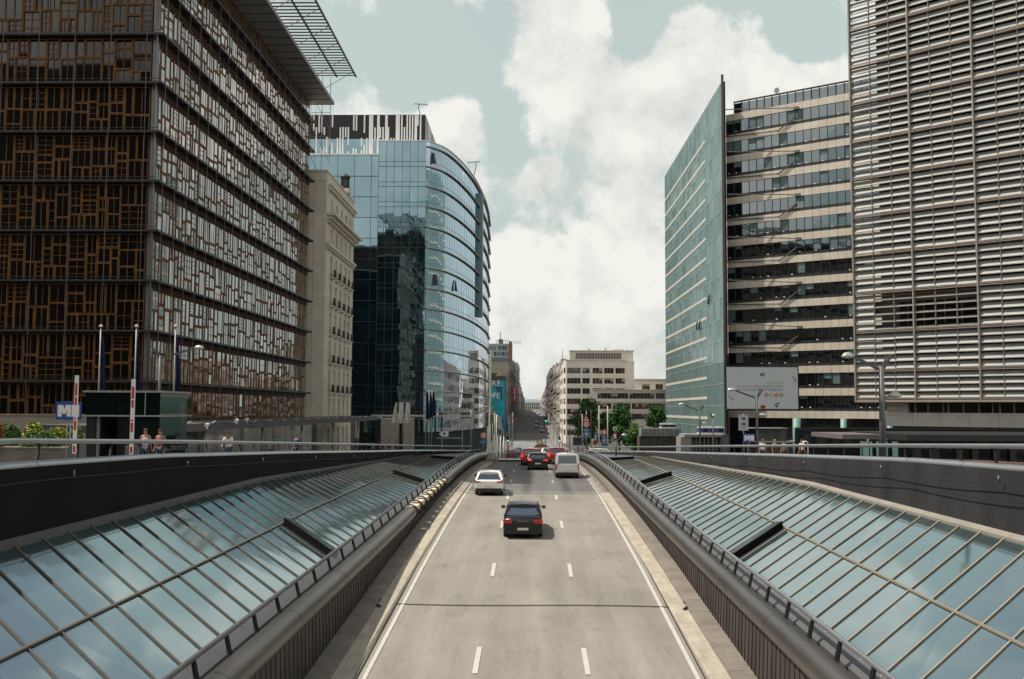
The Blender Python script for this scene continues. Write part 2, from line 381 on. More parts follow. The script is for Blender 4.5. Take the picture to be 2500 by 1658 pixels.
# ------------------------------------------------------------------ ground, road, markings
def build_ground():
    g = MB()
    ys = [-300, -60, 2] + frange(4, 104, 4)[0:] + frange(110, 400, 10) + [450, 500, 558, 650, 800, 900, 1063, 1230, 1400, 1800, 3000, 6000]
    def strip(xa, xb, a, b):
        g.face([(xa(a), a, zs(a)), (xb(a), a, zs(a)), (xb(b), b, zs(b)), (xa(b), b, zs(b))])
    for a, b in zip(ys, ys[1:]):
        if b <= 2 or a >= 104:
            for x0, x1 in ((-2500, -200), (-200, -40), (-40, 0), (0, 40), (40, 200), (200, 2500)):
                strip(lambda y: x0, lambda y: x1, a, b)
        else:
            for sg in (-1, 1):
                xs = [lambda y: sg * (xo(y) + 0.12), lambda y: sg * 40, lambda y: sg * 200, lambda y: sg * 2500]
                for q in range(3):
                    p0, p1 = (xs[q], xs[q + 1]) if sg > 0 else (xs[q + 1], xs[q])
                    strip(p0, p1, a, b)
    struct('ground', g, M_GROUND)
    # carriageway in the cutting, then out on the street
    r = MB()
    ys = frange(3, 66, 1.5)
    for a, b in zip(ys, ys[1:]):
        for x0, x1 in zip([-6.2, -3, 0, 3], [-3, 0, 3, 6.2]):
            r.face([(x0, a, zr(a)), (x1, a, zr(a)), (x1, b, zr(b)), (x0, b, zr(b))], 0)
    ys = frange(66, 108, 2)
    for a, b in zip(ys, ys[1:]):
        r.face([(-6.0, a, zr(a) + .012), (6.0, a, zr(a) + .012), (6.0, b, zr(b) + .012), (-6.0, b, zr(b) + .012)], 1)
    ys = frange(108, 400, 6) + [450, 500, 558, 650, 800, 900, 1063, 1230, 1396]
    for i, (a, b) in enumerate(zip(ys, ys[1:])):
        w = lambda y: interp(y, [108, 150, 300], [6.2, 8.0, 7.0])
        r.face([(-w(a), a, zr(a) + .016), (w(a), a, zr(a) + .016), (w(b), b, zr(b) + .016), (-w(b), b, zr(b) + .016)], 2)
    struct('road', r, [M_ROAD, M_ROAD2, M_ROAD3])
    # side streets along the cutting
    sr = MB()
    ys = frange(4, 104, 4)
    for a, b in zip(ys, ys[1:]):
        for sg in (-1, 1):
            x0, x1 = sorted((sg * 15.5, sg * 23.0))
            sr.face([(x0, a, zs(a) + .006), (x1, a, zs(a) + .006), (x1, b, zs(b) + .006), (x0, b, zs(b) + .006)])
    struct('side_road', sr, M_ROAD3)
    # markings
    k = MB()
    def sheet(x0, x1, a, b, h=.02):
        ys = frange(a, b, 3)
        for p, q in zip(ys, ys[1:]):
            k.face([(x0(p), p, zr(p) + h), (x1(p), p, zr(p) + h), (x1(q), q, zr(q) + h), (x0(q), q, zr(q) + h)])
    xl = lambda y: interp(y, [26, 60, 90, 104], [4.42, 4.3, 4.2, 4.0])
    for sg in (-1, 1):
        lo, hi = (lambda y: -xl(y) - .06, lambda y: -xl(y) + .06) if sg < 0 else (lambda y: xl(y) - .06, lambda y: xl(y) + .06)
        sheet(lo, hi, 4, 100)
    for y0 in (5.2, 16.8, 28.4, 39.9, 51.2, 62.6, 73.8, 84.6, 96):
        for x in (-1.52, 1.52):
            sheet(lambda y: x - .075, lambda y: x + .075, y0 - 1.15, y0 + 1.25)
    for y0 in (150, 215, 236, 300, 420, 438, 560, 575, 700):
        for i in range(-9, 10):
            k.face([(i * .72 - .25, y0, zr(y0) + .07), (i * .72 + .2, y0, zr(y0) + .07), (i * .72 + .2, y0 + 3, zr(y0 + 3) + .07), (i * .72 - .25, y0 + 3, zr(y0 + 3) + .07)])
    for y0 in frange(112, 380, 12):
        for x in (-3, 0, 3):
            k.face([(x - .08, y0, zr(y0) + .07), (x + .08, y0, zr(y0) + .07), (x + .08, y0 + 3, zr(y0 + 3) + .07), (x - .08, y0 + 3, zr(y0 + 3) + .07)])
    struct('road_marking', k, M_PAINT)
    # dark joint across the carriageway and the tar seams
    j = MB()
    xs = frange(-4.6, 5.0, .4)
    for a, b in zip(xs, xs[1:]):
        ya = 34.4 + .12 * math.sin(a * .6) - .02 * a; yb = 34.4 + .12 * math.sin(b * .6) - .02 * b
        j.face([(a, ya, zr(ya) + .026), (b, yb, zr(yb) + .026), (b, yb + .08, zr(yb) + .031), (a, ya + .08, zr(ya) + .031)])
    for x0 in (-4.62, 4.6):
        ys = frange(5, 100, 2)
        for a, b in zip(ys, ys[1:]):
            j.face([(x0 - .02, a, zr(a) + .026), (x0 + .02, a, zr(a) + .026), (x0 + .02, b, zr(b) + .026), (x0 - .02, b, zr(b) + .026)])
    struct('road_joint', j, M_RIB)
    # kerbs: pale sloping kerb then a grey ledge up to the wall
    kb = MB()
    ys = frange(3, 104, 1.5)
    for sg in (-1, 1):
        for i, (a, b) in enumerate(zip(ys, ys[1:])):
            def q(y, off, h): return (sg * (xw(y) - off) if off is not None else 0, y, zr(y) + h)
            bb = b - .012
            prof = lambda y: [(xw(y) - 1.14, .021), (xw(y) - 1.08, .09), (xw(y) - .62, .12), (xw(y) - .60, .20), (xw(y) + .1, .22)]
            pa, pb = prof(a), prof(bb)
            for t in range(4):
                f = [(sg * pa[t][0], a, zr(a) + pa[t][1]), (sg * pa[t + 1][0], a, zr(a) + pa[t + 1][1]),
                     (sg * pb[t + 1][0], bb, zr(bb) + pb[t + 1][1]), (sg * pb[t][0], bb, zr(bb) + pb[t][1])]
                kb.face(f if sg > 0 else f[::-1], 0 if t < 2 else 1)
    struct('kerb', kb, [M_KERB, M_LEDGE])
    # ragged crack in the kerb on each side
    cr = MB()
    for sg in (-1, 1):
        px = [(.35, 0), (.55, .12), (.5, .35), (.75, .5), (.7, .8), (.95, .95)]
        for (a0, b0), (a1, b1) in zip(px, px[1:]):
            y0, y1 = 33.6 + b0 * 2.6, 33.6 + b1 * 2.6
            cr.bar((sg * (4.7 + a0), y0, zr(y0) + .15), (sg * (4.7 + a1), y1, zr(y1) + .17), .09, .05)
    struct('kerb_crack', cr, M_RIB)
    # far street pavements
    pv = MB()
    ys = frange(112, 400, 12) + [450, 500, 558, 650, 800, 900, 1063, 1230, 1396]
    for a, b in zip(ys, ys[1:]):
        w = lambda y: interp(y, [108, 150, 300], [6.4, 8.2, 7.2])
        for sg in (-1, 1):
            for (u0, u1, h0, h1) in ((0, .01, 0, .14), (.01, 3.2, .14, .14)):
                p = [(sg * (w(a) + u0), a, zr(a) + .016 + h0), (sg * (w(a) + u1), a, zr(a) + .016 + h1), (sg * (w(b) + u1), b, zr(b) + .016 + h1), (sg * (w(b) + u0), b, zr(b) + .016 + h0)]
                pv.face(p if sg > 0 else p[::-1])
    struct('pavement', pv, mat('paving_far', (0.19, 0.175, 0.165), .9, var=.2))
build_ground()

# ------------------------------------------------------------------ the cutting: inner walls, glass roofs, outer walls
def build_cutting(sg):
    side = 'west' if sg < 0 else 'east'
    lit = sg > 0
    # inner wall
    w = thing('trench_wall', (sg * 5.6, 50, zr(50)), ('shaded' if sg < 0 else 'sunlit') + ' ribbed panel wall under the thick pipe, ' + ('timber facade side' if sg < 0 else 'louvred tower side'), 'wall', kind='thing')
    mb = MB(); rb = MB()
    ys = frange(3, 104, 1.5)
    for a, b in zip(ys, ys[1:]):
        f = [(sg * xw(a), a, zr(a)), (sg * xw(b), b, zr(b)), (sg * (xw(b) + .06), b, zrail(b) - .72), (sg * (xw(a) + .06), a, zrail(a) - .72)]
        mb.face(f if sg > 0 else f[::-1])
        f = [(sg * (xw(a) + .5), a, zr(a)), (sg * (xw(b) + .5), b, zr(b)), (sg * (xw(b) + .5), b, zrail(b) - .7), (sg * (xw(a) + .5), a, zrail(a) - .7)]
        mb.face(f if sg < 0 else f[::-1])
    y = 4.0
    while y < 103:
        rb.hexa([(sg * (xw(y) - .012), y, zr(y) + .2), (sg * (xw(y) + .02), y, zr(y) + .2), (sg * (xw(y) + .02), y + .03, zr(y) + .2), (sg * (xw(y) - .012), y + .03, zr(y) + .2),
                 (sg * (xw(y) + .045), y, zrail(y) - .8), (sg * (xw(y) + .08), y, zrail(y) - .8), (sg * (xw(y) + .08), y + .03, zrail(y) - .8), (sg * (xw(y) + .045), y + .03, zrail(y) - .8)])
        y += .42
    rb.m = [1] * len(rb.m); mb.merge(rb); part('ribbed_panel_lattice', mb, [M_WALLP, M_RIB], w)
    # thick steel coping pipe
    def tube_path(a, b): return [(sg * (xw(y) + .22), y, zrail(y) - .62) for y in frange(a, b, 1.2)]
    def nose(): return [(sg * (xw(y) + .22), y, zrail(y) - .62) for y in (103.2, 104, 104.6)]
    if sg > 0:
        mb = MB(); mb.tube(tube_path(4, 104), (.34, .31), 22); part('coping_pipe', mb, M_TUBE, w)
    else:
        for a, b in ((4, 48.4), (64.2, 104)):
            mb = MB(); mb.tube(tube_path(a, b), (.34, .31), 22); part('coping_pipe', mb, M_TUBE, w)
        mb = MB(); mc = MB()
        for i in range(8):
            y = 48.9 + i * 2.0
            c = Vector((-(xw(y) + .22), y, zrail(y) - .62))
            mc.box(c.x - .16, c.x + .3, y - .1, y + 1.35, c.z + .06, c.z + .26, 0)
            mc.box(c.x - .16, c.x + .24, y + 1.35, y + 1.75, c.z - .02, c.z + .12, 1)
            mb.tube([(c.x + .36 * math.cos(t), y - .16, c.z + .34 * math.sin(t)) for t in [R(100 - k * 20) for k in range(11)]], .035, 6)
        c0 = [(-(xw(y) + .3), y, zrail(y) - .66) for y in frange(48.4, 64.2, 1.2)]
        mc.tube(c0, .2, 10, 1)
        part('exposed_bracket_rib', mb, M_POST, w); part('exposed_core', mc, [M_CREAM, M_LEDGE], w, label='uncovered stretch of pipe with cream blocks')
    mb = MB()
    for y in frange(8, 100, 5.8):
        if sg < 0 and 47 < y < 66: continue
        c = Vector((sg * (xw(y) + .22), y, zrail(y) - .62)); mb.tube([c, c + Vector((0, .02, 0))], (.342, .312), 22, sm=False)
    part('pipe_seam', mb, M_POST, w)
    # railing over it
    rl = thing('railing', (sg * 6.5, 50, zrail(50) - .6), 'low steel railing with dark raked posts on the thick pipe, ' + ('shaded side of the road' if sg < 0 else 'sunlit side of the road'), 'railing', 'low railings beside the sunken road')
    mb = MB()
    def rp(y): return (sg * (xw(y) + .62), y, zrail(y))
    mb.tube([rp(y) for y in frange(4, 103.5, 1.5)], .06, 10)
    part('handrail', mb, M_TUBE2 if sg > 0 else M_GREYM, rl)  # darker metal stands for shade on the left rail
    y = 5.0
    while y < 103:
        p = MB(); a = Vector(rp(y)); b = Vector((sg * (xw(y) + .44), y - .22, zrail(y) - .52))
        a.z -= .02
        dn = Vector((0, .06, 0)); dn2 = Vector((0, .10, 0)); wd = Vector((.03, 0, 0))
        p.hexa([b - dn2 - wd, b - dn2 + wd, b + dn2 + wd, b + dn2 - wd, a - dn - wd, a - dn + wd, a + dn + wd, a + dn - wd])
        part('post', p, M_POST, rl); y += 2.05
    # glass roof
    gr = thing('glass_roof', (sg * 9, 50, zout(50)), 'long sloping glass roof with ' + ('dark' if sg < 0 else 'pale') + ' glazing bars beside the sunken road, ' + ('below the timber facade' if sg < 0 else 'below the louvred tower'), 'skylight', 'sloping glass roofs of the station')
    XO = 11.0
    def G(x, y, h=0.0):
        xi = xw(y) + .95
        t = (x - xi) / (XO - xi); return Vector((sg * x, y, zin(y) + (zout(y) - zin(y)) * t + h))
    SK = .58
    pn = MB(); bars = MB(); step = 1.23
    hatch = (34.0, 61.5, 84.5)
    ys = [4 + i * step for i in range(int(88 / step))]
    def xi_(y): return xw(y) + .95
    def yy(y, x): return y + SK * (x - 6.8)
    XM = 8.75
    for y in ys:
        xs_ = [xi_(y), XM, XO]
        for q in range(2):
            x0, x1 = xs_[q], xs_[q + 1]
            t = [rnd.uniform(-.006, .006) for _ in range(4)]
            f = [G(x0, yy(y, x0), t[0]), G(x1, yy(y, x1), t[1]), G(x1, yy(y + step, x1), t[2]), G(x0, yy(y + step, x0), t[3])]
            pn.face(f if sg > 0 else f[::-1])
        xf = frange(xi_(y), XO, 1.1)
        for x0, x1 in zip(xf, xf[1:]):
            bars.bar(G(x0, yy(y, x0), .018), G(x1, yy(y, x1), .018), .042, .036)
    pts = frange(6, 92, 2)
    for a, b in zip(pts, pts[1:]):
        bars.bar(G(XM, a, .025), G(XM, b, .025), .075, .04)
    part('glazing_pane', pn, M_ROOFG, gr)
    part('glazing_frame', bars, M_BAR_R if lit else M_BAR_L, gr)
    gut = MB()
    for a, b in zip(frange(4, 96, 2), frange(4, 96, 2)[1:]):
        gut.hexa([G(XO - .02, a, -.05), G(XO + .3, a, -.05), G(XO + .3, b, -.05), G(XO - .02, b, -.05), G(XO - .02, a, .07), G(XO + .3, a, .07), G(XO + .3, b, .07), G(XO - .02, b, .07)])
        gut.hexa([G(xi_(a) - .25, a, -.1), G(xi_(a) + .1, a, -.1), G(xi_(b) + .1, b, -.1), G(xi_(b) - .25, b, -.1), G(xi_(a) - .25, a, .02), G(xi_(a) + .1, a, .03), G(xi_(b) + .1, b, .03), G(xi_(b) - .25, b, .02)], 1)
    part('gutter', gut, [mat('gutter_sunlit', (.27, .245, .21), .6) if lit else mat('gutter_shaded', (.08, .075, .07), .6), M_GREYM], gr)  # outer gutter: sun and shade painted as a pale and a dark colour
    for hy in hatch:
        h = MB()
        x0, x1 = xi_(hy) + .05, XM - .05
        A, B_ = yy(hy, x0), yy(hy, x1)
        lo = [G(x0, A, .02), G(x1, B_, .02), G(x1, B_ + 1.2, .03), G(x0, A + 1.2, .03)]
        up = [G(x0, A, .24), G(x1, B_, .24), G(x1, B_ + 1.2, .06), G(x0, A + 1.2, .06)]
        h.hexa(lo + up, 0)
        top = [p + Vector((0, 0, .012)) for p in up]
        h.face(top if sg > 0 else top[::-1], 1)
        part('vent_hatch', h, [M_DARKW, M_ROOFG], gr)
    dk = MB()
    for a, b in zip(frange(91, 111, 2), frange(91, 111, 2)[1:]):
        def e(y): return max(xo(y) - .1, min(xw(min(y, 104)) + .3, xo(y) - .15)), min(xw(min(y, 104)) + .3, xo(y) - .15)
        oa, ia = e(a); ob, ib = e(b)
        za, zb = zout(a), zout(b)
        f = [(sg * ia, a, zin(min(a, 104)) - .05), (sg * oa, a, za - .05), (sg * ob, b, zb - .05), (sg * ib, b, zin(min(b, 104)) - .05)]
        dk.face(f if sg > 0 else f[::-1])
    part('metal_deck', dk, mat('deck_grey', (.11, .11, .115), .5, metal=.4), gr)
    # outer retaining wall
    ow = thing('retaining_wall', (sg * 11.2, 50, zout(50)), ('black shaded' if sg < 0 else 'dark grey') + ' smooth wall above the glass roof, ' + ('timber facade side' if sg < 0 else 'louvred tower side'), 'wall', kind='thing')
    mb = MB()
    ys2 = frange(3, 111, 2)
    for a, b in zip(ys2, ys2[1:]):
        f = [(sg * (xo(a) - .28), a, zout(a) - .6), (sg * (xo(b) - .28), b, zout(b) - .6), (sg * (xo(b) - .2), b, zotube(b) + .02), (sg * (xo(a) - .2), a, zotube(a) + .02)]
        mb.face(f if sg > 0 else f[::-1])
        f = [(sg * (xo(a) + .14), a, zs(a) - .3), (sg * (xo(b) + .14), b, zs(b) - .3), (sg * (xo(b) + .1), b, zotube(b)), (sg * (xo(a) + .1), a, zotube(a))]
        mb.face(f if sg < 0 else f[::-1])
    part('wall_face', mb, mat('wall_grey', (.030, .030, .033), .75, var=.35, scale=.9, spec=.25, stretch=(1, 1, .12)) if lit else M_DARKW, ow)  # one wall type, its left side coloured darker to stand for shade
    mb = MB(); mb.tube([(sg * (xo(y) - .02), y, zotube(y)) for y in frange(4, 111, 1.5)], (.17, .15), 16)
    part('coping_pipe', mb, M_TUBE2, ow)
    mb = MB()
    for y in frange(7, 108, 3.9): c = Vector((sg * (xo(y) - .02), y, zotube(y))); mb.tube([c, c + Vector((0, .02, 0))], (.172, .152), 16, sm=False)
    part('pipe_seam', mb, M_POST, ow)
    mb = MB()
    for y in (24, 32, 41, 51, 62, 75):
        x = sg * (xo(y) - .34)
        mb.tube([(x, y, zotube(y) - .12), (x, y, zotube(y) - .30)], .03, 8)
    part('cable_clip', mb, M_GREYM, ow)
    mb = MB(); pts = []
    for a, b in zip((6, 24, 32, 41, 51, 62), (24, 32, 41, 51, 62, 75)):
        for t in range(8):
            y = a + (b - a) * t / 8; sagv = .10 * math.sin(math.pi * t / 8) * (1 if lit else .3)
            pts.append((sg * (xo(y) - .36), y, zotube(y) - .28 - sagv))
    mb.tube(pts, .013, 5); part('cable', mb, M_BLACK, ow)
    if lit:
        mb = MB(); pts = []
        for t in range(60):
            y = 12 + t; pts.append((sg * (xo(y) - .31), y, zotube(y) - .62 - .10 * abs(math.sin(t * .35))))
        mb.tube(pts, .012, 5); part('cable', mb, M_BLACK, ow)
    orl = thing('railing', (sg * 11.4, 50, zotube(50)), 'pipe railing with raked dark posts along the pavement, ' + ('timber facade side' if sg < 0 else 'louvred tower side'), 'railing', 'pavement railings above the glass roofs')
    mb = MB(); mb.tube([(sg * (xo(y) + .12), y, zorail(y)) for y in frange(4, 111, 1.5)], .065, 12)
    part('handrail', mb, M_TUBE2, orl)
    y = 5.2
    while y < 110.5:
        p = MB(); a = Vector((sg * (xo(y) + .12), y, zorail(y) - .03)); b = Vector((sg * (xo(y) + .02), y - .32, zotube(y - .32) + .1))
        a2 = Vector((0, .03, 0)); b2 = Vector((0, .07, 0)); wd = Vector((.014, 0, 0))
        p.hexa([b - b2 - wd, b - b2 + wd, b + b2 + wd, b + b2 - wd, a - a2 - wd, a - a2 + wd, a + a2 + wd, a + a2 - wd])
        part('post', p, M_POST, orl); y += 2.0
build_cutting(-1); build_cutting(1)
# ------------------------------------------------------------------ building: timber patchwork facade
M_WOOD = mat('old_timber', (0.145, 0.064, 0.018), 0.65, var=0.45, scale=1.3, spec=0.3)
M_WOODD = mat('timber_beam', (0.050, 0.022, 0.012), 0.7, var=0.3, scale=1)
M_GRATE = mat('steel_grating', (0.055, 0.050, 0.048), 0.5, metal=0.5, var=0.15)
M_EGL = glass('old_window_glass', (0.78, 0.74, 0.73), (0.006, 0.0045, 0.004), 0.012, 1.25, 1.6, 0.03)
M_EGL2 = glass('upper_glass_grey_sheen', (0.8, 0.78, 0.85), (0.05, 0.04, 0.045), 0.16, 1.0, 1.15, 0.15)  # grey sky reflection of the upper front floors put into this glass colour
M_CORE = mat('dark_interior', (0.012, 0.010, 0.009), 0.9, var=0)
M_SOF = mat('soffit_grey', (0.30, 0.295, 0.30), 0.7, var=0.08)

def patch(rects, s0, s1, z0, z1, r, depth=0, p=.75):
    w, h = s1 - s0, z1 - z0
    if depth < 7 and (w > 2.3 or h > 2.5 or (depth < 4 and r.random() < p)):
        if (w / h > .62 and w > 1.5) or h < 1.9:
            if w > 1.15:
                t = s0 + w * r.uniform(.34, .66); patch(rects, s0, t, z0, z1, r, depth + 1, p); patch(rects, t, s1, z0, z1, r, depth + 1, p); return
        elif h > 1.5:
            t = z0 + h * r.uniform(.28, .72); patch(rects, s0, s1, z0, t, r, depth + 1, p); patch(rects, s0, s1, t, z1, r, depth + 1, p); return
    rects.append((s0, s1, z0, z1))

def timber_bay(fac, s0, s1, z0, z1, r, ww, dp=1.0):
    mb = MB(); rects = []
    patch(rects, s0, s1, z0, z1, r, 0, .75 if dp == 1 else .55)
    for (a, b, c, d) in rects:
        g = .03; a += g * .3; b -= g * .3; c += g * .3; d -= g * .3
        w = ww * r.uniform(.7, 1.25); o1 = r.uniform(.05, .11) * dp
        fac.box(mb, a, a + w, c, d, -.1, o1, 0); fac.box(mb, b - w, b, c, d, -.1, o1, 0)
        fac.box(mb, a + w, b - w, c, c + w, -.1, o1 - .004, 0); fac.box(mb, a + w, b - w, d - w, d, -.1, o1 - .004, 0)
        fac.pane(mb, a + w, b - w, c + w, d - w, -.03 * dp, 1, tilt=.012)
        k = r.random()
        if b - a > (.75 if dp == 1 else 1.3):
            n = 2 if b - a > 1.5 else 1
            for i in range(n):
                m_ = a + (b - a) * (i + 1) / (n + 1); fac.box(mb, m_ - w * .32, m_ + w * .32, c + w, d - w, -.02, .035 * dp, 0)
        if k < .30 and d - c > 1.1:
            n = r.choice((1, 2, 3))
            for i in range(n):
                m_ = c + (d - c) * (i + 1) / (n + 1); fac.box(mb, a + w, b - w, m_ - .022, m_ + .022, -.02, .02, 0)
    return mb

def build_timber():
    Z0, FH = 2.0, 3.97
    root = thing('office_building', (-45, 100, -3.5), 'large block clad in a patchwork of old timber window frames over glass', 'building')
    x0, y0, x1, y1 = -30.3, 77.7, -29.55, 128.7
    L = math.hypot(x1 - x0, y1 - y0)
    st = Fac(x0, y0, x1 - x0, y1 - y0)                     # street side
    fr = Fac(x0 - 26.4, y0, 1, 0)                          # side facing the camera
    r = random.Random(11)
    core = MB()
    core.box(x0 - 60, x0 - .45, y0 + .35, y1 - .2, -4, 40.4)
    part('core', core, M_CORE, root)
    bays = []
    nb = 10; bw = L / nb
    for k in range(-1, 10):
        z0 = Z0 + FH * k; z1 = z0 + FH
        for i in range(nb):
            z0_ = z0 + .1 if k >= 0 else -2.6
            mb = timber_bay(st, i * bw + .02, (i + 1) * bw - .02, z0_, z1 - .52, r, .125, .22)
            bays.append((2000 / (y0 + i * bw) ** 2 * .55, mb, [M_WOOD, M_EGL]))
        for i in range(4):
            s0 = 26.4 - 6.6 * (i + 1); z0_ = z0 + .1 if k >= 0 else -1.1
            mb = timber_bay(fr, s0 + .02, s0 + 6.58 - (.35 if i == 0 else 0), z0_, z1 - .12, r, .078)
            bays.append(((1 if i < 2 and k < 7 else .02) * (.5 if k == 7 else 1), mb, [M_WOOD, M_EGL2 if k >= 7 else M_EGL]))
    few('window', root, bays, 98)
    # beams over each street floor, ledges of grating, rods
    for k in range(-1, 11):
        z = Z0 + FH * k
        if k >= 0:
            mb = MB(); st.box(mb, 0, L, z - .5, z - .02, -.3, .12, 0); part('beam', mb, M_WOODD, root)
            mb = MB()
            st.box(mb, -.75, L + .3, z, z + .05, .1, .75, 0)
            st.box(mb, -.75, L + .3, z - .06, z + .11, .75, .81, 0)
            fr.box(mb, 0, 26.4, z, z + .05, .1, .72, 0); fr.box(mb, 0, 26.4 + .72, z - .06, z + .11, .72, .78, 0)
            fr.box(mb, 0, 26.4 + .6, z + .30, z + .34, .72, .76, 0)
            for i in range(int(L / 2.55) + 1):
                st.box(mb, i * 2.55 - .03, i * 2.55 + .03, z - .12, z, 0.1, .75, 0)
            part('walkway_grating', mb, M_GRATE, root)
    rods = MB()
    for i in range(int(L / 2.55) + 1):
        p = st.P(i * 2.55, -2, .80); q = st.P(i * 2.55, 41, .80); rods.bar(p, q, .035, .035)
    for i in range(10):
        p = fr.P(26.4 - .5 - i * 2.9, -1, .77); q = fr.P(26.4 - .5 - i * 2.9, 41, .77); rods.bar(p, q, .04, .04)
    part('hanging_rod', rods, mat('rod_steel', (.13, .125, .12), .5, metal=.3, var=0), root)
    mb = MB()
    for o in (0, .22):
        mb.tube([(x0 + .12 + o * .3, y0 - .12 - o, -2.5), (x0 + .12 + o * .3, y0 - .12 - o, 41)], .07, 8)
    mb.box(x0 - .28, x0 + .12, y0 - .06, y0 + .3, -2.5, 41)
    part('corner_mullion', mb, mat('corner_steel', (.20, .195, .195), .45, metal=.5), root)
    # rear wall facing away from the camera and roof edge
    mb = MB(); mb.box(x0 - 60, -29.6, y1, y1 + .25, -4, 40.4); part('end_wall', mb, M_WOODD, root)
    mb = MB(); mb.box(x0 - 60, -26.6, 72.5, 130.2, 40.55, 40.95)
    for y in frange(73, 130, 2.2): mb.box(-30.2, -26.6, y, y + .06, 40.50, 40.55, 1)
    part('roof', mb, [M_SOF, M_GRATE], root)
    # flat photovoltaic frame projecting above the roof
    mb = MB()
    for x in (-35, -29.0, -26.3, -23.7): mb.bar((x, 66, 44.3), (x, 130, 44.3), .16, .22)
    for y in frange(66, 130, .95): mb.bar((-35, y, 44.5), (-23.7, y, 44.5), .30, .05)
    for x in (-35, -29):
        for y in frange(74, 129, 5): mb.bar((x, y, 41), (x, y, 44.2), .1, .1)
    part('sun_frame', mb, M_GRATE, root)
    mb = MB()
    for x in (-28.2, -27.1):
        mb.bar((x, 130.0, 33.3), (x, 130.0, 44.3), .07, .07)
    for z in (31.6, 35.9, 40.2):
        mb.bar((-29.6, 129.9, z + 1.8), (-27.1, 129.9, z - 3.2), .06, .06)
    for z in (30.2, 33.4, 36.2, 39.4): mb.bar((-29.6, 129.9, z), (-27.1, 129.9, z), .05, .05)
    for y in frange(76, 128, 5.2):
        mb.bar((-29.8, y, 40.6), (-23.8, y, 44.3), .06, .06)
    part('stay_rod', mb, M_POLE, root)
    # plinth
    p = thing('plinth_wall', (-42, 73, zs(73)), 'low beige stone wall below the timber facade behind the shrubs', 'wall', kind='thing')
    mb = MB(); mb.box(-60, -31.8, 74.2, 74.8, -5, -.62); mb.box(-60, -31.75, 74.12, 74.9, -.62, -.5)
    part('wall_face', mb, mat('plinth_stone', (.30, .25, .20), .85, var=.15), p)
build_timber()

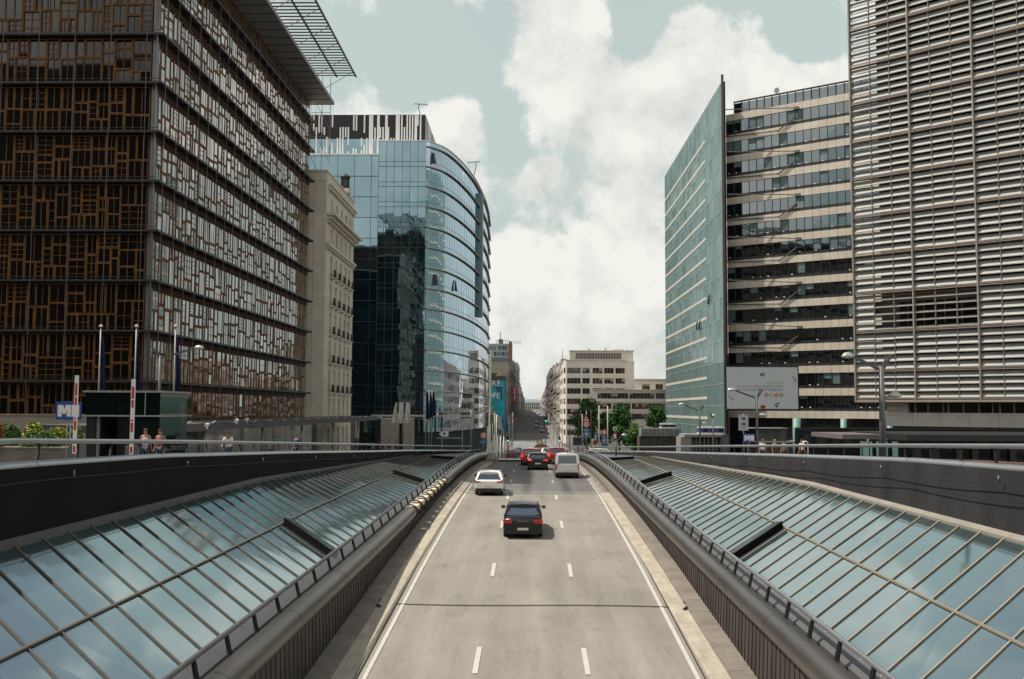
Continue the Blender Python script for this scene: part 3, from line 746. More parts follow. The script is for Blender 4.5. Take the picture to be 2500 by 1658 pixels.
# ------------------------------------------------------------------ building: pale stone block
M_STONE = mat('pale_stone', (0.60, 0.535, 0.445), 0.85, var=0.14, scale=.35, bump=.2, bscale=8, spec=.2)
M_STONE2 = mat('pale_stone_trim', (0.60, 0.535, 0.445), 0.85, var=0.12, scale=1.2, spec=.2)
M_WIN = glass('window_dark', (.7, .75, .78), (.02, .02, .02), .06, .8, 1.6, .05)
M_IRON = mat('balcony_iron', (.02, .018, .016), .6, var=0)
def build_stone():
    root = thing('apartment_building', (-34, 141, -7.5), 'pale stone block with iron balconies between the timber and the glass facades', 'building')
    X, ya, yb = -27.6, 131.0, 151.5
    f = Fac(X, ya, 0, 1)
    mb = MB()
    cols = [134.9, 138.4, 141.9, 145.4, 148.4]
    rows = [(28.5, 26.3), (24.5, 22.4), (20.7, 17.9), (16.9, 14.0), (13.0, 10.1), (9.1, 6.2), (5.2, 2.2), (1.3, -1.6), (-2.6, -6.0)]
    # wall as piers and spandrels round the window openings
    zprev = 31.7
    hw = .62
    for (zt, zb) in rows:
        f.box(mb, 0, yb - ya, zt, zprev, -.4, 0); zprev = zb
        edges = [0] + [v for c in cols for v in (c - ya - hw, c - ya + hw)] + [yb - ya]
        for a, b in zip(edges[::2], edges[1::2]): f.box(mb, a, b, zb, zt, -.4, 0)
    f.box(mb, 0, yb - ya, -9, zprev, -.4, 0)
    mb.box(-46, X - .4, ya, yb, -9, 31.7)
    part('wall', mb, M_STONE, root)
    mb = MB(); mb.box(-46, X - .02, yb, yb + .12, -9, 31.6); part('dark_rear_slab', mb, M_CORE, root)  # unseen dark slab added to darken what the facet glass mirrors
    mb = MB()
    def band(z0, z1, o): mb.box(X - 3.2, X + o, ya - o * .55, yb + .2, z0, z1)
    mb.box(-46, X + .10, ya - .10, yb + .1, 31.7, 31.95)
    f.box(mb, 1.0, yb - ya, 29.6, 30.0, 0, .35); f.box(mb, .8, yb - ya, 30.0, 30.25, 0, .55)
    f.box(mb, .3, yb - ya + .4, 25.35, 25.8, 0, .75); f.box(mb, .1, yb - ya + .6, 25.8, 26.15, 0, 1.25)
    f.box(mb, .6, yb - ya, 25.0, 25.35, 0, .4)
    f.box(mb, -.1, yb - ya + .1, 21.75, 22.15, 0, .45); f.box(mb, 0, yb - ya, 21.45, 21.75, 0, .25)
    for z in (25.1, 27.2): mb.box(-46, X - .01, ya - .04, ya, z, z + .07)
    for c in [ya + 1.7] + [c + 1.75 for c in cols[:3]]:
        f.box(mb, c - ya - .22, c - ya + .22, 22.15, 25.0, 0, .18)
    part('cornice', mb, M_STONE2, root)
    wins = []
    for ri, (zt, zb) in enumerate(rows):
        for c in cols:
            s = c - ya
            m = MB()
            f.pane(m, s - hw, s + hw, zb, zt, -.3, 0, .004)
            f.box(m, s - .03, s + .03, zb, zt, -.3, -.25, 1); f.box(m, s - hw, s + hw, zb + (zt - zb) * .68, zb + (zt - zb) * .68 + .06, -.298, -.252, 1)
            w = part('window', m, [M_WIN, mat('window_frame_tan', (.30, .22, .15), .7, var=0)], root)
            if 2 <= ri <= 6:
                b = MB()
                f.box(b, s - .85, s + .85, zb - .18, zb - .02, 0, .55, 1)
                for i in range(11): f.box(b, s - .8 + i * .16 - .025, s - .8 + i * .16 + .025, zb - .02, zb + .95, .5, .54, 0)
                f.box(b, s - .85, s + .85, zb + .95, zb + 1.02, .48, .56, 0); f.box(b, s - .82, s + .82, zb, zb + .35, .44, .5, 0)
                part('balcony', b, [M_IRON, M_STONE2], root, parent=w)
    ln = thing('roof_lantern', (-27.95, 146, 31.95), 'small black lantern turret on the roof of the pale stone block', 'lantern')
    mb = MB(); cx, cy, b = -28.0, 146, 31.95
    mb.box(cx - .75, cx + .75, cy - .75, cy + .75, b, b + .7, 1)
    for k in range(8):
        t = math.pi / 4 * k; mb.bar((cx + .55 * math.cos(t), cy + .55 * math.sin(t), b + .7), (cx + .55 * math.cos(t), cy + .55 * math.sin(t), b + 2.4), .16, .16)
    mb.tube([(cx, cy, b + .7), (cx, cy, b + .95)], .75, 10, sm=False); mb.tube([(cx, cy, b + 2.35), (cx, cy, b + 2.55), (cx, cy, b + 2.9), (cx, cy, b + 3.1)], [.78, .8, .35, .05], 10, sm=False)
    part('lantern_body', mb, [M_IRON, M_STONE2], ln)
build_stone()

# ------------------------------------------------------------------ building: curved blue glass
M_CGL = glass('curved_glass', (.80, .90, 1.0), (.09, .145, .19), .42, .98, 1.5, .02, wob=.25)
M_FGL = glass('facet_glass', (.44, .63, .71), (.004, .012, .015), .46, .95, 1.5, .02, base2=(.010, .036, .040), vscale=.3, wob=.2)
M_MUL = mat('mullion_dark', (.03, .045, .05), .5, var=0)
M_LEDGE2 = mat('ledge_pipe', (.40, .35, .33), .45, metal=.3, var=.1)
def catmull(P, n):
    out = []
    for i in range(len(P) - 1):
        p0, p1, p2, p3 = P[max(i - 1, 0)], P[i], P[i + 1], P[min(i + 2, len(P) - 1)]
        for k in range(n):
            t = k / n
            out.append(tuple(.5 * (2 * b + (c - a) * t + (2 * a - 5 * b + 4 * c - d) * t * t + (3 * b - a - 3 * c + d) * t ** 3) for a, b, c, d in zip(p0, p1, p2, p3)))
    out.append(P[-1]); return out
def build_curved():
    root = thing('office_building', (-25, 205, -10), 'blue glass office block with a curved banded front and striped black and white crown', 'building')
    ctl = [(-19.45, 178), (-18.3, 179.3), (-16.35, 183), (-14.3, 192), (-12.45, 206), (-11.35, 222), (-10.95, 237), (-11.3, 258)]
    cv = catmull(ctl, 6)
    zt, FH = 47.7, 3.71
    inner = MB()
    poly = [(-44.5, 190.3), (-28.1, 190.3), (-28.1, 178.4), (-19.6, 178.4)] + [(x - .35, y) for x, y in cv[2:]] + [(-44.5, 258)]
    inner.loft([[(x, y, -10) for x, y in poly], [(x, y, 48.3) for x, y in poly]], 0, True, False)
    part('core', inner, mat('core_teal', (.02, .035, .04), .9, var=0), root)
    def vis(D, cosf): return cosf / D ** 2
    # curved front: one band of glazing per floor
    for k in range(14):
        z1 = zt - FH * k; z0 = z1 - FH
        m = MB()
        for a, b in zip(cv, cv[1:]):
            t = rnd.uniform(-.01, .01)
            m.face([(a[0], a[1], z0 + .12), (b[0] + t, b[1], z0 + .12), (b[0], b[1], z1), (a[0] + t, a[1], z1)], 0)
            m.bar((a[0] + .01, a[1], z0), (a[0] + .01, a[1], z1), .02, .02, 1)
        for a, b in zip(cv, cv[1:]):
            m.bar((a[0] + .02, a[1], z0 + .95), (b[0] + .02, b[1], z0 + .95), .04, .04, 1)
        w = part('window', m, [M_CGL, M_MUL], root)
        m = MB()
        m.tube([(x + .30, y - .05, z1) for x, y in cv], .12, 8)
        for a, b in zip(cv, cv[1:]):
            m.face([(a[0], a[1], z1 + .05), (b[0], b[1], z1 + .05), (b[0] + .28, b[1], z1 + .05), (a[0] + .28, a[1], z1 + .05)])
        part('ledge', m, M_LEDGE2, root)
    m = MB()
    for a, b in zip(cv, cv[1:]): m.face([(a[0], a[1], zt), (b[0], b[1], zt), (b[0], b[1], zt + .95), (a[0], a[1], zt + .95)])
    part('parapet', m, M_CGL, root)
    # projecting opened sashes on the curved front
    for idx, k in ((5, 0), (7, 6), (16, 6)):
        m = MB()
        a = cv[idx]; b = cv[idx + 1]; z1 = zt - FH * k - .9
        pa = Vector((a[0] + .1, a[1], z1)); pb = Vector((b[0] + .1, b[1], z1))
        pb = pa + (pb - pa).normalized() * .6
        pc, pd = pb + Vector((.40, -.25, -2.1)), pa + Vector((.40, -.25, -2.1))
        m.hexa([pa, pb, pc, pd] + [p + Vector((.06, -.06, 0)) for p in (pa, pb, pc, pd)])
        m.face([pa, pd, pa + Vector((0, 0, -2.1))])
        part('open_sash', m, M_MUL, root)
    # flat facet towards the camera
    fc = Fac(-28.1, 178, 1, 0)
    for k in range(14):
        z1 = zt + .9 - FH * k if k == 0 else zt - FH * k; z0 = zt - FH * (k + 1)
        m = MB()
        n = 6; w = 8.65 / n
        for i in range(n):
            fc.pane(m, i * w, (i + 1) * w, z0, z0 + .9, 0, 0, .006); fc.pane(m, i * w, (i + 1) * w, z0 + .9, z1, 0, 0, .01)
            fc.box(m, i * w - .03, i * w + .03, z0, z1, 0, .05, 1)
        fc.box(m, 0, 8.65, z0 - .04, z0 + .04, 0, .055, 1); fc.box(m, 0, 8.65, z0 + .86, z0 + .93, 0, .052, 1)
        part('window', m, [M_FGL, M_MUL], root)
    fs = Fac(-28.1, 190, 0, -1)
    fl = Fac(-44.5, 190, 1, 0)
    for k in range(14):
        z1 = 49.1 - 4.05 * k; z0 = z1 - 4.05
        m = MB(); n = 5; w = 16.4 / n
        for i in range(n):
            fl.pane(m, i * w, (i + 1) * w, z0, z1, 0, 0, .02); fl.box(m, i * w - .035, i * w + .035, z0, z1, 0, .06, 1)
        fl.box(m, 0, 16.4, z0 - .05, z0 + .05, 0, .065, 1)
        part('window', m, [M_FGL, M_MUL], root)
    m = MB(); m.box(-44.5, -28.1, 189.8, 192.8, 49.15, 49.5); m.box(-28.2, -19.3, 177.9, 193, 48.65, 48.85)
    for a, b in zip(cv, cv[1:]): m.bar((a[0], a[1], 48.72), (b[0], b[1], 48.72), .3, .14)
    part('roof_edge', m, M_WHITE, root)
    # crown
    cr = MB(); cr.box(-46, -21.3, 193, 226, 49.3, 58.1)
    part('crown', cr, mat('crown_black', (.014, .010, .011), .6, var=.1), root)
    cf = Fac(-46, 193, 1, 0); r = random.Random(5)
    m = MB(); m2 = MB()
    i = 0
    for i in range(46):
        s = .3 + i * .53
        if r.random() < .92:
            t = r.random()
            if s < 12 or r.random() < .5:
                a = r.choice((0, 0, 2.4, 4.6)); h = r.uniform(1.4, 3.6)
                cf.box(m, s, s + .27, max(49.5, 58 - a - h), 58 - a, 0, .08)
                if r.random() < .75: cf.box(m, s, s + .27, 49.5, 49.5 + r.uniform(1.0, 4.2), 0, .081)
            else:
                cf.box(m, s, s + (.27 if r.random() < .6 else .5), 49.5 + r.choice((0, 0, 3.5)), 58 - r.choice((0, 0, 2.5)), 0, .08)
    cs = Fac(-21.3, 193, 0, 1)
    for i in range(30):
        if r.random() < .5: cs.box(m, .3 + i * 1.05, .8 + i * 1.05, 49.5 + r.choice((0, 3)), 58, 0, .08)
    part('crown_stripe', m, M_WHITE, root)
    m = MB(); cf.box(m, 0, 17.5, 49.4, 53.2, 0, .03); part('crown_glass_panel', m, M_FGL, root)
    m = MB(); m.box(-11.9, -10.9, 214, 216.5, 20, 47); part('stair_fin', m, mat('fin_teal', (.14, .24, .24), .4, var=.3, scale=3), root)
    # entrance level: porch line and columns
    m = MB(); m.box(-28.5, -10.6, 176.2, 177.9, -1.35, -1.05); part('porch_canopy', m, M_LEDGE2, root)
    # roof cranes
    for (px, py, Y, h, mir) in ((1027, 284, 200, 2.6, 1), (1157, 428, 214, 3.0, -1)):
        c = at(px, py, Y)
        t = thing('roof_crane', c, 'small facade cleaning arm ' + ('on the striped crown' if mir > 0 else 'on the curved roof edge'), 'crane', 'facade cleaning arms on the glass block')
        m = MB(); m.bar(c, c + Vector((-.5 * mir, 0, h * .7)), .16, .16); m.bar(c + Vector((-.5 * mir, 0, h * .7)), c + Vector((-.3 * mir, 0, h)), .14, .14)
        m.bar(c + Vector((-1.4 * mir, 0, h)), c + Vector((1.3 * mir, 0, h * .95)), .13, .13); m.bar(c + Vector((1.3 * mir, 0, h * .95)), c + Vector((1.3 * mir, 0, h * .8)), .1, .1)
        part('arm', m, M_POLED, t)
build_curved()

# ------------------------------------------------------------------ building: slab with teal glass screen
M_SCR = glass('screen_glass', (.80, .90, .92), (.235, .345, .335), .10, .60, 1.2, .06, base2=(.19, .30, .295), vscale=.1)
M_BEIGE = mat('beige_panel', (.57, .505, .42), .8, var=.12, scale=.5, spec=.2)
M_STRIP = glass('strip_window', (.75, .84, .88), (.006, .008, .009), .20, .95, 1.2, .02, wob=.15)
M_FRM = mat('window_frame_dark', (.02, .022, .022), .5, var=0)
M_BLIND = mat('blind_teal', (.10, .15, .15), .8, var=.1)
def build_slab():
    root = thing('office_building', (45, 190, -9), 'tall slab with beige bands and a sharp edged teal glass screen on its street side', 'building')
    # screen
    y0, y1 = 166.0, 236.0
    sc = Fac(31.6, y1, .5, y0 - y1)
    L = math.hypot(.5, y1 - y0); ZT = 55.9
    fh = 3.6
    m_g, m_b, m_f = MB(), MB(), MB()
    nf = 17
    for k in range(nf):
        z0 = -6.5 + k * 3.67; z1 = z0 + 3.67
        n = 35
        for i in range(n):
            sc.pane(m_g, L * i / n, L * (i + 1) / n, z0, min(z1, ZT), 0, 0, .012)
        if 1 <= k < nf - 1:
            bz = z0 + 1.2
            sc.box(m_b, 0, L * .76, bz, bz + .5, .02, .05)
            sc.box(m_f, 0, L, z0 - .05, z0 + .05, 0, .05)
    part('glass_screen', m_g, M_SCR, root)
    part('pale_band_strip', m_b, mat('band_pale', (.62, .58, .50), .7), root)
    for i in range(71):
        sc.box(m_f, L * i / 70 - .03, L * i / 70 + .03, -6.5, ZT + (.25 if i % 2 else 0), 0, .06)
    part('fin_rib', m_f, mat('fin_teal_grey', (.30, .37, .36), .4, var=.1), root)
    m = MB(); sc.box(m, L - .05, L + .22, -8, ZT + .9, -.1, .3); part('edge_post', m, mat('edge_brown', (.10, .07, .06), .5), root)
    m = MB(); sc.box(m, .2, L - .2, -8, 55.7, -.45, -.15); part('screen_back', m, M_CORE, root)
    for (py_, pz_) in ((0.62, 15.5), (0.66, 15.3), (.80, 19.1)):
        m = MB(); a = sc.P(L * py_, pz_ + 1.9, .1); b = sc.P(L * py_, pz_, .1); c_ = sc.P(L * py_ + .5, pz_, .45); m.face([a, b, c_]); m.face([sc.P(L * py_ + .6, pz_ + 1.9, .1), c_, b, a])
        part('open_sash', m, M_MUL, root)
    # front with bands
    F = Fac(33.2, 169.3, .822, -.569); W = 78
    core = MB()
    core.hexa([F.P(0, -9, -.5), F.P(W, -9, -.5), F.P(W, -9, -26), F.P(0, -9, -26), F.P(0, 50.6, -.5), F.P(W, 50.6, -.5), F.P(W, 50.6, -26), F.P(0, 50.6, -26)])
    part('core', core, M_CORE, root)
    n = 58; w = W / n
    zk = [-.60 + 3.63 * k for k in range(15)]
    r = random.Random(3)
    for k, zc in enumerate(zk):
        m = MB()
        for i in range(n): F.box(m, i * w + .02, (i + 1) * w - .02, zc - .58, zc + .58, -.3, .02)
        part('spandrel_panel', m, M_BEIGE, root)
        if k == 0: continue
        z0, z1 = zk[k - 1] + .58, zc - .58
        m = MB()
        F.box(m, 0, W, z0, z0 + .5, -.3, -.12, 1)
        for i in range(n):
            F.pane(m, i * w, (i + 1) * w, z0 + .5, z1, -.16, 0, .006)
            F.box(m, i * w - .03, i * w + .03, z0, z1, -.16, -.04, 1)
            if r.random() < .22:
                h = r.choice((.5, .9, 1.75)); F.box(m, i * w + .06, (i + 1) * w - .06, z1 - h, z1, -.15, -.145, 2)
            if r.random() < .3: F.box(m, i * w + .3, i * w + .6, z0 + .5, z0 + .66, -.155, -.14, 3)
        F.box(m, 0, W, z0 + .47, z0 + .53, -.13, -.1, 1)
        part('window', m, [M_STRIP, M_FRM, M_BLIND, M_WHITE], root)
    # ground level: dark glass and columns
    m = MB()
    for i in range(0, n, 2):
        F.pane(m, i * w, (i + 2) * w, -9, zk[0] - .58, -.42, 0, .01); F.box(m, i * w - .03, i * w + .03, -9, zk[0] - .58, -.42, -.3, 1)
    F.box(m, 0, W, -4.6, -4.5, -.42, -.3, 1)
    part('shopfront_glazing_pane', m, [M_WIN, M_FRM], root)
    Mc = mat('column_teal', (.17, .30, .28), .5, var=.2, scale=2)
    for s, rr in ((12.0, .62), (19.5, .45), (26.5, .42), (33.8, .42), (41.5, .42), (48, .42)):
        m = MB(); m.tube([F.P(s, -9, .9), F.P(s, zk[0] - .6, .9)], rr, 14); part('column', m, Mc, root)
    # roof terrace glazing
    m = MB()
    for i in range(1, n):
        F.pane(m, i * w, (i + 1) * w, 50.9, 52.7, -.6, 0, .01); F.box(m, i * w - .06, i * w + .06, 50.75, 53.0, -.6, -.45, 1)
    F.box(m, w, W, 52.85, 53.02, -.7, -.3, 1)
    part('roof_glazing_pane', m, [M_STRIP, M_FRM], root)
    # stays between screen and front
    m = MB()
    e = Vector((32.2, 166.1, 0))
    for k in range(0, 8):
        z = 49.9 - k * 7.25
        if z < 8: continue
        m.bar(e + Vector((0, 0, z + .9)), F.P(12.4, z - .05, .25), .14, .14)
        F.box(m, 12.1, 12.9, z - .3, z + .12, 0, .4)
        m.bar(F.P(0, z - 2.9, .12), F.P(9.5, z - 3.4, .3), .12, .16); m.bar(F.P(9.2, z - 3.5, .2), F.P(12.2, z - 1.5, .2), .16, .16)
    part('stay_rod', m, mat('stay_grey', (.12, .11, .11), .5), root)
    dsh = thing('satellite_dish', F.P(9, 53.0, -.6), 'small pale dish on the roof edge of the beige banded slab', 'dish')
    m = MB(); c = F.P(9, 53.0, -.6); m.tube([c, c + Vector((0, 0, .5))], .07, 6); m.tube([c + Vector((-.1, -.1, .6)), c + Vector((.0, 0, .62))], [.5, .35], 12)
    part('dish_bowl', m, M_POLE, dsh)
    # banner
    b = thing('banner', at(1861, 998, 158), 'white event banner with coloured diamonds hung on the beige banded slab', 'banner')
    p00, p11 = at(1775, 998, 158), at(1947, 897, 158)
    m = MB(); m.box(p00.x, p11.x, 158, 158.06, p00.z, p11.z); m.box(p00.x - .35, p11.x + .2, 158.08, 158.2, p00.z - .3, p11.z + .25, 1)
    part('sheet', m, [mat('banner_white', (.60, .64, .65), .6, var=.05, scale=.3), M_FRM], b)
    Wb, Hb = p11.x - p00.x, p11.z - p00.z
    Mx = lambda u, v: Matrix.Translation(Vector((p00.x + Wb * u, 157.985, p00.z + Hb * v)) - b.location) @ Matrix.Rotation(math.pi / 2, 4, 'X')
    Mg = mat('banner_green', (.28, .36, .22), .7, var=0); Mb_ = mat('banner_slate', (.16, .20, .27), .7, var=0); Mp = mat('banner_grey', (.28, .31, .36), .7, var=0)
    for txt, sz, u, v, mm in (('19-23 JUNE 2017', .40, .80, .625, Mp), ('EU SUSTAINABLE ENERGY WEEK', .50, .80, .535, Mg), ('LEAD THE CLEAN ENERGY TRANSITION', .42, .80, .455, Mb_), ('www.eusew.eu', .36, .47, .33, Mp)):
        text_obj(txt, sz, mm, Mx(u, v), parent=b, align='RIGHT')
    m = MB()
    def rect(u0, u1, v0, v1, mi): m.box(p00.x + Wb * u0, p00.x + Wb * u1, 157.97, 157.99, p00.z + Hb * v0, p00.z + Hb * v1, mi)
    rect(.47, .535, .79, .86, 0)
    for k in range(12):
        t = k * math.pi / 6; c = Vector((p00.x + Wb * .5025 + .17 * math.cos(t), 157.96, p00.z + Hb * .825 + .13 * math.sin(t))); m.box(c.x - .025, c.x + .025, 157.955, 157.97, c.z - .025, c.z + .025, 6)
    for i, mi in enumerate((1, 2, 1, 3)):
        cu, cv_ = p00.x + Wb * (.555 + .072 * i), p00.z + Hb * .335
        m.prism([(cu - .36, cv_), (cu, cv_ - .36), (cu + .36, cv_), (cu, cv_ + .36)], 157.96, 157.985, mi)
        m.prism([(cu - .15, cv_), (cu, cv_ - .15), (cu + .15, cv_), (cu, cv_ + .15)], 157.94, 157.96, 6)
    rect(.47, .54, .01, .09, 4); rect(.49, .52, .03, .07, 2)
    m.prism([(p00.x + Wb * .66, p00.z + Hb * .1), (p00.x + Wb * .70, p00.z + Hb * .03), (p00.x + Wb * .725, p00.z + Hb * .09)], 157.96, 157.985, 0)
    m.prism([(p00.x + Wb * .67, p00.z + Hb * .13), (p00.x + Wb * .73, p00.z + Hb * .10), (p00.x + Wb * .735, p00.z + Hb * .16)], 157.96, 157.985, 3)
    for (u, v, s, mi) in ((.93, .77, .10, 0), (.97, .74, .09, 0), (.94, .71, .09, 0), (.965, .67, .12, 5), (.9, .76, .08, 2), (.04, .29, .1, 5), (.07, .26, .09, 0), (.09, .22, .11, 3), (.05, .22, .08, 2)):
        cu, cv_ = p00.x + Wb * u, p00.z + Hb * v; m.prism([(cu - s * 1.3, cv_), (cu, cv_ - s * 1.3), (cu + s * 1.3, cv_), (cu, cv_ + s * 1.3)], 157.96, 157.985, mi)
    part('printed_logo', m, [mat('bn_blue', (.08, .08, .28), .7, var=0), mat('bn_rose', (.55, .08, .12), .7, var=0), mat('bn_yellow', (.65, .45, .04), .7, var=0), mat('bn_green', (.10, .28, .10), .7, var=0), mat('bn_orange', (.65, .16, .02), .7, var=0), mat('bn_navy', (.03, .04, .18), .7, var=0), M_WHITE], b)
build_slab()

# ------------------------------------------------------------------ building: louvred tower
M_LOUV = mat('louvre_glass', (.27, .277, .268), .5, var=.14, scale=.6, spec=.35)
M_LEDG = mat('louvre_edge', (.36, .32, .275), .6, var=.06)
M_LFR = mat('louvre_frame', (.33, .27, .23), .5, metal=.2, var=.1)
M_TAUPE = mat('taupe_concrete', (.20, .165, .14), .85, var=.18, scale=.8)
M_TWIN = glass('tower_window', (.6, .62, .62), (.025, .021, .018), .08, .8, 1.4, .04)
def build_louvred():
    F = Fac(30.9, 95, .738, -.674)
    root = thing('office_tower', (45, 90, -4), 'tower wrapped in tilted glass louvres with a concrete beam at its foot', 'building')
    zk = [1.04] + [3.72 + 3.655 * k for k in range(12)]
    ZT = zk[-1]; W = 33.7
    core = MB(); core.hexa([F.P(2.0, 1.0, -1.35), F.P(W, 1.0, -1.35), F.P(W, 1.0, -20), F.P(2.0, 1.0, -20), F.P(2.0, ZT, -1.35), F.P(W, ZT, -1.35), F.P(W, ZT, -20), F.P(2.0, ZT, -20)])
    part('core', core, M_CORE, root)
    bw = 5.62 / 3
    for k, (z0, z1) in enumerate(zip(zk, zk[1:])):
        h = z1 - z0
        # inner wall of this floor
        m = MB()
        F.box(m, 1.95, 3.6, z0, z1, -1.35, -1.0); F.box(m, 3.6, W, z1 - .85, z1 - .1, -1.35, -1.05)
        F.box(m, 3.6, W, z0 - .1, z0 + (.28 if h > 3 else .1), -1.35, -1.07)
        part('wall_band', m, M_TAUPE, root)
        m = MB(); s = 3.6; r = random.Random(k)
        while s < W:
            w = r.choice((.75, 1.1, 1.5)); F.pane(m, s, min(s + w, W), z0 + .28, z1 - .85, -1.25, 0, .01)
            F.box(m, s - .035, s + .035, z0 + .28, z1 - .85, -1.25, -1.15, 1); s += w
        part('window', m, [M_TWIN, M_LFR], root)
        nl = 5 if h > 3 else 4
        sp = (h - .25) / nl
        for g in range(6):
            m = MB()
            opened = (k == 2 and 0 <= g <= 1)
            for c in range(3):
                s0 = (g * 3 + c) * bw + .03; s1 = s0 + bw - .06
                op = opened and not (g == 0 and c == 0)
                tw = r.uniform(-.02, .02)
                for j in range(nl):
                    zb = z0 + .22 + j * sp
                    if op:
                        q = [(.50, .0), (.14, .16)]; q2 = [(.50, .04), (.14, .20)]
                    else:
                        q = [(.52, .0 + tw), (.22, .50 + tw)]; q2 = [(.55, .025 + tw), (.25, .525 + tw)]
                    P = lambda s, t: F.P(s, zb + t[1], t[0])
                    m.hexa([P(s0, q[0]), P(s1, q[0]), P(s1, q[1]), P(s0, q[1]), P(s0, q2[0]), P(s1, q2[0]), P(s1, q2[1]), P(s0, q2[1])], 0)
                    F.box(m, s0, s1, zb - .045 + (0 if op else tw), zb + .02 + (0 if op else tw), .50, .60, 1)
                F.box(m, s0 - .05, s0 - .005, z0, z1, .30, .56, 2)
            part('louvre_panel', m, [M_LOUV, M_LEDG, M_LFR], root)
        m = MB(); F.box(m, -.1, W, z0 - .07, z0 + .0, .1, .66); F.box(m, -.1, W, z0 + .07, z0 + .13, .56, .64)
        F.box(m, 0, W, z0 - .25, z0 - .2, -1.0, .2)
        part('floor_rail', m, M_LFR, root)
    m = MB()
    for g in range(7):
        s = g * 5.62; F.box(m, s - .09, s + .03, 1.0, ZT, .28, .72)
    F.box(m, -.12, W, 1.0 - .16, 1.0 - .02, .1, .7)
    part('mullion', m, M_LFR, root)
    # glazed strip and concrete beam below
    m = MB(); s = 5.0
    F.pane(m, 4.4, W, -.12, .95, -.9, 0)
    i = 0
    while s < W:
        F.box(m, s - .04, s + .04, -.1, .95, -.9, -.7, 1); s += (1.15, 1.35, .45, 1.3, 1.3, 1.15, .6)[i % 7]; i += 1
    part('window', m, [M_TWIN, M_LEDG], root)
    m = MB()
    s = 2.4
    while s < W - 1:
        F.box(m, s, s + 2.46, -1.35, -.12, -1.6, -.3); s += 2.49
    F.box(m, 2.4, 4.4, -.12, .9, -1.6, -.55)
    part('concrete_beam', m, mat('beam_concrete', (.50, .475, .43), .85, var=.12, scale=.7), root)
    m = MB(); F.box(m, 2.9, 3.5, .1, .35, -.55, -.45); F.box(m, 2.7, 3.4, -.3, -.12, -.3, -.2); part('wall_lamp', m, M_CREAM, root)
    m = MB()
    a = [F.P(5.5, -1.36, -1.2), F.P(W, -1.36, -1.2), F.P(W, -4.6, -3.5), F.P(10, -2.2, -2.4)]
    b = [p + Vector((3, 6, 0)) for p in a]
    m.loft([a, b], 0, True, False)
    part('sloping_base', m, mat('rust_base', (.13, .055, .018), .8, var=.2), root)
    m = MB()
    for s in (16, 27): F.box(m, s, s + 2.2, -6, -1.36, -9, -5)
    part('pillar', m, M_TAUPE, root)
build_louvred()
# ------------------------------------------------------------------ building: white modern block and its low wing
M_CREAMW = mat('white_render', (.62, .57, .505), .85, var=.10, scale=.3, spec=.2)
M_WIN2 = glass('office_window', (.7, .72, .72), (.035, .030, .028), .08, .8, 1.5, .06, base2=(.10, .07, .055), vscale=.25)
M_WFR = mat('window_frame_brown', (.26, .22, .19), .6, var=0)
def grid_wall(fac, W, zb, zt, opens, mw, depth=.35):
    """wall with real openings; opens: list of rows (z0, z1, [(s0, s1)...])"""
    zp = zb
    for (z0, z1, ss) in sorted(opens):
        fac.box(mw, 0, W, zp, z0, -depth, 0); zp = z1
        e = [0] + [v for p in ss for v in p] + [W]
        for a, b in zip(e[::2], e[1::2]):
            if b - a > .01: fac.box(mw, a, b, z0, z1, -depth, 0)
    fac.box(mw, 0, W, zp, zt, -depth, 0)
def add_windows(root, fac, opens, r, nm=3):
    for (z0, z1, ss) in opens:
        for (a, b) in ss:
            m = MB(); fac.pane(m, a, b, z0, z1, -.28, 0, .004)
            n = max(1, int((b - a) / 1.1))
            for i in range(n + 1):
                s = a + (b - a) * i / n; fac.box(m, max(a, s - .05), min(b, s + .05), z0, z1, -.278, -.2, 1)
            fac.box(m, a, b, z0, z0 + .08, -.277, -.19, 1); fac.box(m, a, b, z1 - .08, z1, -.277, -.19, 1)
            for i in range(n):
                if r.random() < .35:
                    q = a + (b - a) * i / n; fac.box(m, q + .1, q + (b - a) / n - .1, z1 - r.choice((.6, 1.2)), z1 - .1, -.275, -.25, 2)
            part('window', m, [M_WIN2, M_WFR, mat('blind_tan', (.34, .26, .22), .8, var=.15)], root)
